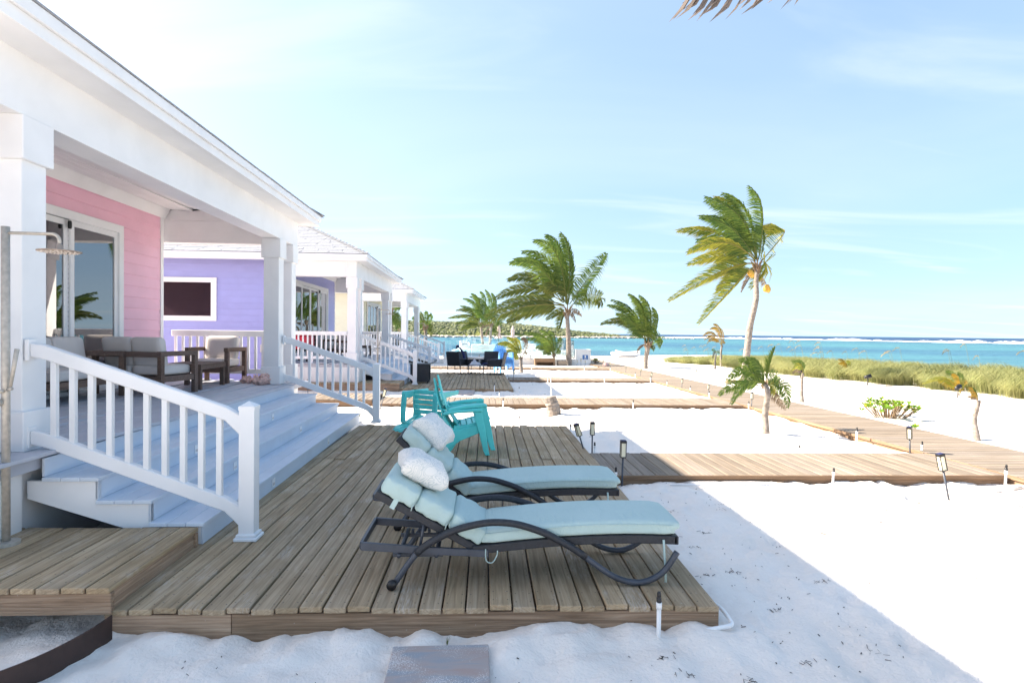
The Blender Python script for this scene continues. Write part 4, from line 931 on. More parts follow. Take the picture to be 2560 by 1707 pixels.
# ------------------------------------------------------------------ solar lamps, sprinkler risers, pipes
def lamp_proto():
    t = thing('solar_lamp', '', 'garden lamp', (0, 0, 0), 'black solar lamps on stakes')
    part('stake', MB().tube([(0, 0, -.06), (0, 0, .25)], .008, 8), 'slate_metal', t, True)
    hd = part('cage', MB().box(-.023, .023, -.023, .023, .245, .252).box(-.0245, .0245, -.0245, .0245, .365, .385), 'black_plastic', t, bevel=.002)
    for s in (-1, 1):
        for q in (-1, 1): part('corner_bar', MB().box(s * .0205 - .0025, s * .0205 + .0025, q * .0205 - .0025, q * .0205 + .0025, .252, .365), 'black_plastic', hd)
    part('lamp_glass', MB().box(-.018, .018, -.018, .018, .2525, .3645), 'lamp_glass', t)
    part('solar_panel', MB().box(-.020, .020, -.020, .020, .385, .388), 'navy_fabric', t)
    return t
LAMPS = [(1.67, 7.02, .02, 1.45, 0, 'upright solar lamp behind the second lounger, at the first walkway corner'), (1.60, 8.60, 0, 1.35, 0, 'upright solar lamp at the deck corner, in front of a tilted lamp'),
         (5.26, 6.45, -.22, 1.40, 0, 'solar lamp leaning left in open sunlit sand before the first walkway, nearest of all'), (6.36, 8.55, -.17, 1.32, .7, 'solar lamp leaning left at the corner where the first walkway meets the main boardwalk'),
         (6.62, 32.6, 0, 1.1, 0, 'solar lamp farthest along the left edge of the main boardwalk, beside the white cabinet'), (6.16, 28.5, -.14, 1.1, 0, 'leaning solar lamp where the farthest walkway meets the boardwalk'), (6.36, 26.3, 0, .95, 0, 'solar lamp on the boardwalk edge just before the farthest walkway'),
         (8.47, 31.4, .1, .9, 0, 'solar lamp in the sand left of the dark leafy palm trunk'), (6.42, 24.1, .10, 1.05, 0, 'solar lamp leaning right in front of the dark palm trunk'), (6.1, 21.3, 0, 1.05, 0, 'solar lamp at the corner of the third walkway and main boardwalk'),
         (6.36, 18.8, .06, 1.0, 0, 'solar lamp halfway along the boardwalk between second and third walkways'), (8.48, 23.4, .1, .95, .3, 'solar lamp on the seaward side of the main boardwalk before the shaded sand'), (6.38, 16.6, .03, 1.0, 0, 'solar lamp just behind the second walkway at the main boardwalk'),
         (6.42, 13.95, .03, 1.15, 0, 'solar lamp at the near corner of the second walkway and main boardwalk'), (1.02, 24.5, 0, 1.1, 0, 'solar lamp right of the blue chairs at the far deck'), (1.08, 21.3, .08, 1.25, 0, 'solar lamp at the near right corner of the far deck, by the third walkway'),
         (5.2, 32.9, .1, .8, 0, 'leftmost of three small solar lamps before the white cabinet'), (5.42, 32.8, 0, 1.0, 0, 'middle of three small solar lamps before the white cabinet'), (5.66, 32.8, 0, .7, 0, 'rightmost of three small solar lamps before the white cabinet'),
         (-4.45, 15.4, 0, .95, 0, 'solar lamp on the sunlit platform against the lavender house wall'), (-2.32, 13.6, .24, 1.35, 0, 'solar lamp leaning right beside the far stair post of the pink house'), (8.30, 16.0, .02, 1.05, 0, 'solar lamp beside a slender young palm trunk across the main boardwalk'),
         (1.54, 8.78, -.34, 1.38, .4, 'solar lamp tilted back behind the upright one at the deck corner')]
lp = lamp_proto()
for i, (x, y, lean, s, rz, l) in enumerate(LAMPS):
    o = lp if i == 0 else copy_tree(lp); o['label'] = l; z = .092 if x < -4 else H(x, y) - .01
    o.location = (x, y, z); o.rotation_euler = (0, lean, rz) if rz == 0 else (0, lean, rz); o.scale = (s, s, s)
def riser_proto():
    t = thing('sprinkler_riser', '', 'sprinkler pipe', (0, 0, 0), 'white sprinkler risers')
    part('pipe', MB().tube([(0, 0, -.12), (0, 0, .20)], .0135, 10).tube([(0, 0, .165), (0, 0, .205)], .0175, 10), 'pvc_white', t, True)
    part('sprinkler_head', MB().lathe([(.014, .205), (.016, .21), (.016, .232), (.010, .236), (.013, .24), (.013, .262), (.008, .27)], n=10), 'black_plastic', t, True)
    return t
RISERS = [(1.085, 3.56, .0, 1.0, 'white sprinkler riser before the front board of the near deck, nearest of all'), (1.60, 5.15, 0, 1.0, 'white sprinkler riser seen just over the foot cushion of the nearest lounger'), (1.58, 6.95, 0, .9, 'white sprinkler riser beside the lamp at the near corner of the first walkway'),
          (4.22, 6.96, .05, .72, 'short white sprinkler riser against the middle of the first walkway front'), (6.33, 6.90, .03, 1.1, 'white sprinkler riser in the sand corner where the first walkway meets the boardwalk'), (6.28, 9.7, 0, 1.0, 'white sprinkler riser along the boardwalk edge beyond the first walkway'),
          (6.62, 8.66, .02, .8, 'white sprinkler riser beside the leaning lamp behind the first walkway'), (4.78, 8.75, 0, .6, 'sprinkler riser whose black head shows above the back of the first walkway'), (1.55, 10.4, 0, .8, 'white sprinkler riser at the far right corner of the near deck'),
          (1.66, 8.72, 0, .8, 'white sprinkler riser beside the upright lamp at the deck corner'), (3.55, 13.9, 0, .95, 'white sprinkler riser against the middle of the second walkway front'), (6.38, 14.0, 0, .85, 'white sprinkler riser beside the lamp at the second walkway corner'),
          (6.30, 16.3, 0, .8, 'white sprinkler riser behind the second walkway by the boardwalk lamp'), (6.40, 18.1, .0, .75, 'thin sprinkler riser on the boardwalk edge between two lamps'), (6.32, 20.2, 0, .75, 'sprinkler riser on the boardwalk edge just before the third walkway'),
          (6.05, 21.25, 0, 1.05, 'white sprinkler riser beside the lamp at the third walkway corner'), (4.36, 21.2, 0, 1.05, 'white sprinkler riser against the right half of the third walkway front'), (3.72, 16.6, 0, .8, 'thin sprinkler riser standing behind the second walkway'),
          (6.1, 28.3, 0, .7, 'sprinkler riser at the corner of the farthest walkway'), (6.2, 24.0, 0, .8, 'white sprinkler riser beside the right-leaning lamp on the boardwalk edge'), (.48, 14.0, 0, 1.0, 'white sprinkler riser against the second walkway front, left of the palm stump'),
          (.35, 17.9, 0, .95, 'white sprinkler riser before the far deck front board'), (.47, 16.7, 0, .55, 'short sprinkler riser in the shaded sand behind the second walkway'), (1.1, 18.0, 0, .65, 'dark headed sprinkler riser at the near right corner of the far deck'),
          (2.33, 21.3, 0, .9, 'white sprinkler riser left of the thin white post, by the third walkway'), (2.32, 28.4, 0, .7, 'white sprinkler riser against the farthest walkway, right of the yellow palm'), (4.86, 28.4, 0, .85, 'white sprinkler riser against the right half of the farthest walkway'), (.72, 11.6, 0, .55, 'short sprinkler riser in the sand just beyond the near deck')]
rp = riser_proto()
for i, (x, y, lean, s, l) in enumerate(RISERS):
    o = rp if i == 0 else copy_tree(rp); o['label'] = l; o.location = (x, y, H(x, y)); o.rotation_euler = (0, lean, 0); o.scale = (1, 1, s) if s >= 1 else (.92, .92, s)
single('white_post', MB().tube([(1.92, 16.6, -.15), (1.89, 16.6, .58)], .011, 8), 'pvc_white', 'thin bare white post standing in sand above the palm stump', 'post', (1.92, 16.6, 0), True)
zz = H(1.3, 3.5) + .012
single('corner_pipe', MB().tube(spline([(1.18, 3.60, zz - .045), (1.30, 3.605, zz - .015), (1.50, 3.615, zz + .012), (1.56, 3.63, zz + .016), (1.582, 3.67, zz + .018), (1.588, 3.85, zz + .022), (1.59, 4.1, zz - .03)], 4), .0135, 10), 'pvc_white', 'white pipe elbow lying in the sand round the near deck corner', 'pipe', (1.3, 3.6, zz), True)
single('ground_pipe', MB().tube([(2.2, 6.86, H(2.2, 6.86) + .01), (2.8, 6.84, H(2.8, 6.84) + .012), (3.4, 6.88, H(3.4, 6.88) + .004)], .013, 8), 'pvc_white', 'straight white pipe lying along the front of the first walkway', 'pipe', (2.8, 6.84, 0), True)
single('ground_pipe', MB().tube([(6.1, 6.84, H(6.1, 6.84) + .012), (6.5, 6.86, H(6.5, 6.86) + .012)], .013, 8), 'pvc_white', 'short white pipe at the foot of the corner sprinkler riser', 'pipe', (6.3, 6.84, 0), True)
for x, y, r, l in [(13.1, 24.0, .3, 'small black spotlight on a stake before the grass, by the low orange palm'), (13.9, 20.9, -.2, 'small black spotlight at the foot of the tall grass'), (13.9, 16.8, .5, 'small black spotlight beside the yellow green seedling palm')]:
    t = thing('garden_spotlight', l, 'spotlight', (0, 0, 0), 'black garden spotlights'); t.location = (x, y, H(x, y)); t.rotation_euler = (0, 0, r)
    part('stake', MB().tube([(0, 0, -.05), (0, 0, .26)], .018, 6), 'black_plastic', t, True); part('head', MB().tube([(-.11, 0, .27), (.10, 0, .33)], [.05, .075], 10), 'black_plastic', t, True)

# ------------------------------------------------------------------ slabs, edging, stump, cord
def slab(c, w, l, rz, label, z, name='stone_paver', t=.05):
    o = single(name, MB().box(-w / 2, w / 2, -l / 2, l / 2, -t, 0), 'paver_stone', label, 'paver', (0, 0, 0), bevel=.006, group='stone pavers in the sand'); o.location = (c[0], c[1], z); o.rotation_euler = (0, 0, rz); return o
slab((-.225, 3.20), .56, .60, rad(1.0), 'reddish grey stone paver set in sand before the front edge of the near deck', -.138)
slab((-.55, 17.2), .58, .55, 0, 'nearer of two grey pavers in the sand between second walkway and far deck', H(-.5, 17.2) + .03)
slab((-.53, 17.8), .58, .50, 0, 'farther of two grey pavers in the sand, against the far deck', H(-.5, 17.8) + .03)
e = [Vector((-2.20, 3.645, 0)), Vector((-2.235, 3.45, 0)), Vector((-2.33, 3.22, 0)), Vector((-2.52, 3.0, 0)), Vector((-2.85, 2.75, 0)), Vector((-3.4, 2.5, 0))]
e = spline(e, 4); mb = MB(); rows = []
for i, p in enumerate(e):
    zt = -.005 - .05 * i / len(e); rows.append([(p.x, p.y, -.26), (p.x, p.y, zt), (p.x + .008, p.y - .003, zt), (p.x + .008, p.y - .003, -.26), (p.x, p.y, -.26)])
mb.sheet(rows); mb.f += [(0, 1, 2, 3)]
single('garden_edging', mb, 'edging_steel', 'dark brown edging strip curving through the sand from the deck corner', 'edging', (-2.3, 3.2, -.1))
def trunk_mesh(pts, r0, r1, rings, seed, bulge=0):
    rng = random.Random(seed); P = spline(pts, max(3, rings // max(1, len(pts) - 1))); N = len(P); rr = []
    for i in range(N):
        u = i / (N - 1); r = r0 + (r1 - r0) * u + bulge * math.exp(-((u - .12) / .12) ** 2); rr.append(r * (1 + (.05 if i % 2 else -.03) + rng.uniform(-.02, .02)))
    return MB().tube(P, rr, 12)
single('palm_stump', trunk_mesh([(1.57, 13.0, -.15), (1.55, 13.0, .05), (1.50, 13.0, .20), (1.48, 13.0, .315)], .165, .125, 12, 3), 'trunk', 'cut pale palm stump leaning in the sand before the second walkway', 'tree stump', (1.55, 13.0, -.1))
# loose bits of seaweed and twigs on the sand
def litter():
    rng = random.Random(11); mb = MB()
    def bit(x, y, L, w):
        a = rng.uniform(0, math.pi); z = H(x, y) + .003; p = Vector((x, y, z)); d = Vector((math.cos(a), math.sin(a), 0)) * L / 2; mb.bar(p - d, p + d + Vector((0, 0, rng.uniform(0, .006))), w, w * .6)
    for k in range(620):
        y = 2.2 + 5.0 * rng.random() ** 1.6; x = rng.uniform(-2.1, 6.0) if y < 3.5 else rng.uniform(1.6, 6.0)
        bit(x, y, rng.uniform(.004, .018) * (1 if rng.random() < .85 else 1.9), rng.uniform(.002, .0055))
    for k in range(34):
        y = rng.uniform(2.4, 6.3); x = rng.uniform(-1.9, 2.2) if y < 3.4 else rng.uniform(1.7, 5.2); n = rng.randint(5, 14)
        for i in range(n): bit(x + rng.gauss(0, .03), y + rng.gauss(0, .013), rng.uniform(.008, .045), rng.uniform(.0012, .0035))
    for k in range(300):
        y = rng.uniform(7, 26); x = rng.uniform(-1, 13); bit(x, y, rng.uniform(.01, .06), rng.uniform(.004, .014))
    tag(link(bpy.data.objects.new('seaweed_litter', mesh_of('litter', mb, 'twig'))), kind='stuff')
litter()
pts = [(1.66, 2.60), (1.64, 2.66), (1.70, 2.71), (1.80, 2.73), (1.92, 2.72), (2.0, 2.69), (2.12, 2.70)]
single('grey_string', MB().tube(spline([(x, y, H(x, y) + .003) for x, y in pts], 4), .0025, 5), 'slate_metal', 'thin grey cord lying curved on the shaded sand', 'string', (1.9, 2.7, -.17), True)
def grass_tuft(x, y, z, h, n, label, seed, name='grass_tuft'):
    rng = random.Random(seed); mb = MB(); cols = []
    for i in range(n):
        a = rng.uniform(0, 6.28); r = h * rng.uniform(.2, .6); p = [Vector((x, y, z)), Vector((x + r * .4 * math.cos(a), y + r * .4 * math.sin(a), z + h * .6)), Vector((x + r * math.cos(a), y + r * math.sin(a), z + h * rng.uniform(.8, 1.1)))]
        s = Vector((-math.sin(a), math.cos(a), 0)) * h * .035; mb.add([p[0] - s, p[0] + s, p[1] + s, p[1] - s, p[2]], [(0, 1, 2, 3), (3, 2, 4)]); cols += [(.16, .20, .05, 1)] * 5
    me = bpy.data.meshes.new(name); me.from_pydata([tuple(v - Vector((x, y, z))) for v in map(Vector, mb.v)], [], mb.f); me.materials.append(MATS['leaf']); colored(me, cols)
    o = link(bpy.data.objects.new(name, me)); o.location = (x, y, z); return tag(o, label, 'grass tuft')
grass_tuft(-.20, 3.60, H(-.2, 3.6), .05, 7, 'tiny green grass tuft sprouting at the deck edge above the paver', 1)
grass_tuft(-2.45, 11.9, H(-2.45, 11.9), .22, 14, 'green weed growing behind the far end of the pink house steps', 2)

# ------------------------------------------------------------------ white cabinet with a blue sign, benches, pool terrace, rowing boat
t = thing('white_cabinet', 'white utility cabinet with a small blue sign, beside the big palm trunk', 'cabinet', (0, 0, 0)); t.location = (5.66, 33.8, -.1)
part('cabinet_body', MB().box(-.42, .42, -.35, .35, 0, .86), 'white_paint', t, bevel=.012); part('cabinet_top', MB().box(-.44, .44, -.37, .37, .86, .91), 'white_paint', t, bevel=.01)
sg = part('sign', MB().box(-.05, .26, -.362, -.352, .34, .60), 'sign_blue', t, bevel=.003)
part('emblem', MB().prism([(.065, -.366, .57), (.145, -.366, .57), (.140, -.366, .47), (.105, -.366, .44), (.070, -.366, .47)], (0, .003, 0)), 'white_paint', sg); part('lettering', MB().box(.03, .18, -.366, -.363, .385, .41), 'white_paint', sg)
part('vent', MB().box(-.424, -.42, -.15, .15, .40, .60), 'cushion_grey', t)
t = thing('timber_bench', 'timber planter bench with a dark open front against the white terrace wall', 'bench', (0, 0, 0), 'timber planters by the terrace'); t.location = (3.38, 32.75, -.1)
for i in range(4): board(t, 'top_board', 'x', (0, -.22 + i * .145, .42), 1.15, .14, .04, 'walk_wood', .004)
part('frame', MB().box(-.55, -.47, -.26, .26, 0, .40).box(.47, .55, -.26, .26, 0, .40).box(-.47, .47, -.26, -.20, .22, .40).box(-.47, .47, .2, .26, 0, .40), 'walk_rim_wood', t, bevel=.004)
t = thing('timber_planter', 'low timber planter box between the small palm and the big palm trunk', 'planter', (0, 0, 0), 'timber planters by the terrace'); t.location = (4.35, 32.7, -.1)
for i in range(2): board(t, 'side_board', 'x', (0, -.2, .07 + i * .145), .5, .03, .14, 'walk_wood', .003); board(t, 'side_board', 'x', (0, .2, .07 + i * .145), .5, .03, .14, 'walk_wood', .003)
for s in (-1, 1): board(t, 'end_board', 'y', (s * .235, 0, .14), .36, .03, .28, 'walk_wood', .003)
tr = thing('pool_terrace', 'white raised pool terrace with a turquoise pool, beyond the far deck', 'terrace', (2, 33.2, 0))
part('terrace_slab', MB().box(-2.2, 5.25, 33.35, 52, -.4, .26), 'concrete', tr, bevel=.015); part('coping', MB().box(-2.24, 2.75, 33.30, 52, .262, .33), 'concrete', tr, bevel=.012)
part('pool_edge', MB().box(-2.2, 1.2, 36.6, 37.0, .332, .45).box(-2.2, 1.2, 44, 44.4, .332, .45).box(.8, 1.2, 37.0, 44, .332, .45).box(-2.2, -1.9, 37.0, 44, .332, .45), 'concrete', tr, bevel=.01)
part('pool_water', MB().box(-1.9, .8, 37.0, 44.0, .334, .43), 'pool_water', tr)
t = thing('white_planter', 'long white planter holding two palms on the pool terrace', 'planter', (0, 0, 0)); t.location = (.25, 45.6, .335); part('planter_wall', MB().box(-1.15, 1.25, -.8, .8, 0, .46), 'concrete', t, bevel=.012); part('planter_soil', MB().box(-1.05, 1.15, -.7, .7, .46, .475), 'sand', t)
def fence(name, label, x0, x1, y0, y1, z0):
    t = thing(name, label, 'glass fence', ((x0 + x1) / 2, (y0 + y1) / 2, z0), 'glass fences of the pool terrace'); L = math.hypot(x1 - x0, y1 - y0); n = max(1, round(L / 1.35)); d = Vector((x1 - x0, y1 - y0, 0)) / n; nn = Vector((-d.y, d.x, 0)).normalized() * .006
    for i in range(n):
        a = Vector((x0, y0, z0 + .03)) + d * (i + .015); b = Vector((x0, y0, z0 + .03)) + d * (i + .985)
        part('glass_panel', MB().prism([a - nn, b - nn, b + nn, a + nn], (0, 0, 1.02)), 'fence_glass', t)
        q = Vector((x0, y0, z0)) + d * (i + .3); r_ = Vector((x0, y0, z0)) + d * (i + .7)
        for c in (q, r_): part('spigot', MB().box(c.x - .03, c.x + .03, c.y - .03, c.y + .03, z0, z0 + .12), 'steel', t, bevel=.004)
fence('glass_fence', 'glass panel fence along the front of the pool terrace', -2.1, 5.15, 33.6, 33.6, .335)
fence('glass_fence', 'glass panel fence along the seaward end of the pool terrace', 5.15, 5.15, 33.7, 51.8, .265)
fence('glass_fence', 'glass panel fence along the far side of the pool terrace', -2.1, 5.1, 51.8, 51.8, .335)
def parasol(x, y, z, label):
    t = thing('closed_parasol', label, 'parasol', (0, 0, 0), 'closed pink parasols on the terrace'); t.location = (x, y, z)
    part('pole', MB().tube([(0, 0, 0), (0, 0, 1.95)], .022, 8), 'slate_metal', t, True); part('base', MB().lathe([(.25, 0), (.25, .06), (.04, .09)], n=16), 'concrete', t)
    k = MB(); rows = []
    for i in range(12):
        u = i / 11; r = .23 * (1 - u) ** .8 * (.72 + .28 * math.cos(u * 9)) + .03; rows.append([(r * (1 + .18 * math.cos(6 * a)) * math.cos(a), r * (1 + .18 * math.cos(6 * a)) * math.sin(a), .92 + u * 1.08) for a in [2 * math.pi * j / 24 for j in range(25)]])
    k.sheet(rows); part('canopy', k, 'umbrella_cloth', t, True)
parasol(1.2, 46.6, .335, 'closed pale pink parasol right of the terrace planter'); parasol(2.28, 46.2, .265, 'closed pale pink parasol standing farther right, behind the yellow palm')
def pool_chair(x, y, z, rz, label):
    t = thing('pool_chair', label, 'chair', (0, 0, 0), 'white chairs on the terrace'); t.location = (x, y, z); t.rotation_euler = (0, 0, rz)
    part('seat', MB().rbox(.62, .62, .30, .06, 4, lambda q: q + Vector((0, 0, .25))), 'white_paint', t, True); part('backrest', MB().rbox(.16, .66, .55, .06, 4, lambda q: q + Vector((-.33, 0, .45))), 'white_paint', t, True)
    for s in (-1, 1): part('arm', MB().rbox(.5, .1, .4, .04, 3, lambda q: q + Vector((0, s * .34, .36))), 'white_paint', t, True)
pool_chair(-1.45, 47.5, .335, rad(-70), 'white pool chair on the terrace left of the planter'); pool_chair(3.2, 40, .265, rad(-100), 'white pool chair behind the front glass fence'); pool_chair(4.0, 41.5, .265, rad(180), 'white pool chair near the seaward glass fence')
t = thing('rowing_boat', 'small white dinghy pulled up on the beach before the water', 'boat', (0, 0, 0)); t.location = (11.0, 45.0, H(11, 45) + .02); t.rotation_euler = (0, 0, rad(5))
rows = []
for i in range(11):
    u = i / 10; b = .42 * math.sin(math.pi * (.16 + .62 * u)) ** .8 * (1 if u < .8 else (1 - (u - .8) / .2 * .9)); x = -.9 + 1.9 * u; sh_ = .42 + .10 * (2 * u - 1) ** 2
    rows.append([(x, -b, sh_), (x, -b * .8, .16), (x, 0, .0 + .12 * max(0, u - .8) * 5), (x, b * .8, .16), (x, b, sh_), (x, b - .04, sh_), (x, b * .7, .20), (x, 0, .06 + .12 * max(0, u - .8) * 5), (x, -b * .7, .20), (x, -b + .04, sh_), (x, -b, sh_)])
part('hull', MB().sheet(rows).add([rows[0][0], rows[0][1], rows[0][2], rows[0][3], rows[0][4]], [(0, 1, 2, 3, 4)]), 'white_paint', t); part('thwart', MB().box(-.1, .1, -.36, .36, .33, .36), 'white_paint', t)
single('white_buoy', MB().rbox(.42, .36, .28, .14, 4, lambda q: q + Vector((10.0, 45.4, H(10, 45.4) + .28))), 'pvc_white', 'round white buoy lying left of the dinghy on the beach', 'buoy', (10.0, 45.4, H(10, 45.4)), True)
mb = MB()
for i in range(9): mb.add(*blob(random.Random(40 + i), (9.15 + .23 * i, 21.7 + .12 * math.sin(i), H(9.5, 21.7) + .04), .15, .6))
single('stone_edging', mb, 'rim_wood', 'brown log edging round the foot of the tall yellow palm', 'edging', (9.9, 21.7, 0))
single('sand_rock', MB().add(*blob(random.Random(3), (6.5, 31.3, H(6.5, 31.3) + .1), .22, .7)), 'conch', 'pale rounded stone beside the far end of the boardwalk', 'stone', (6.5, 31.3, 0), True)
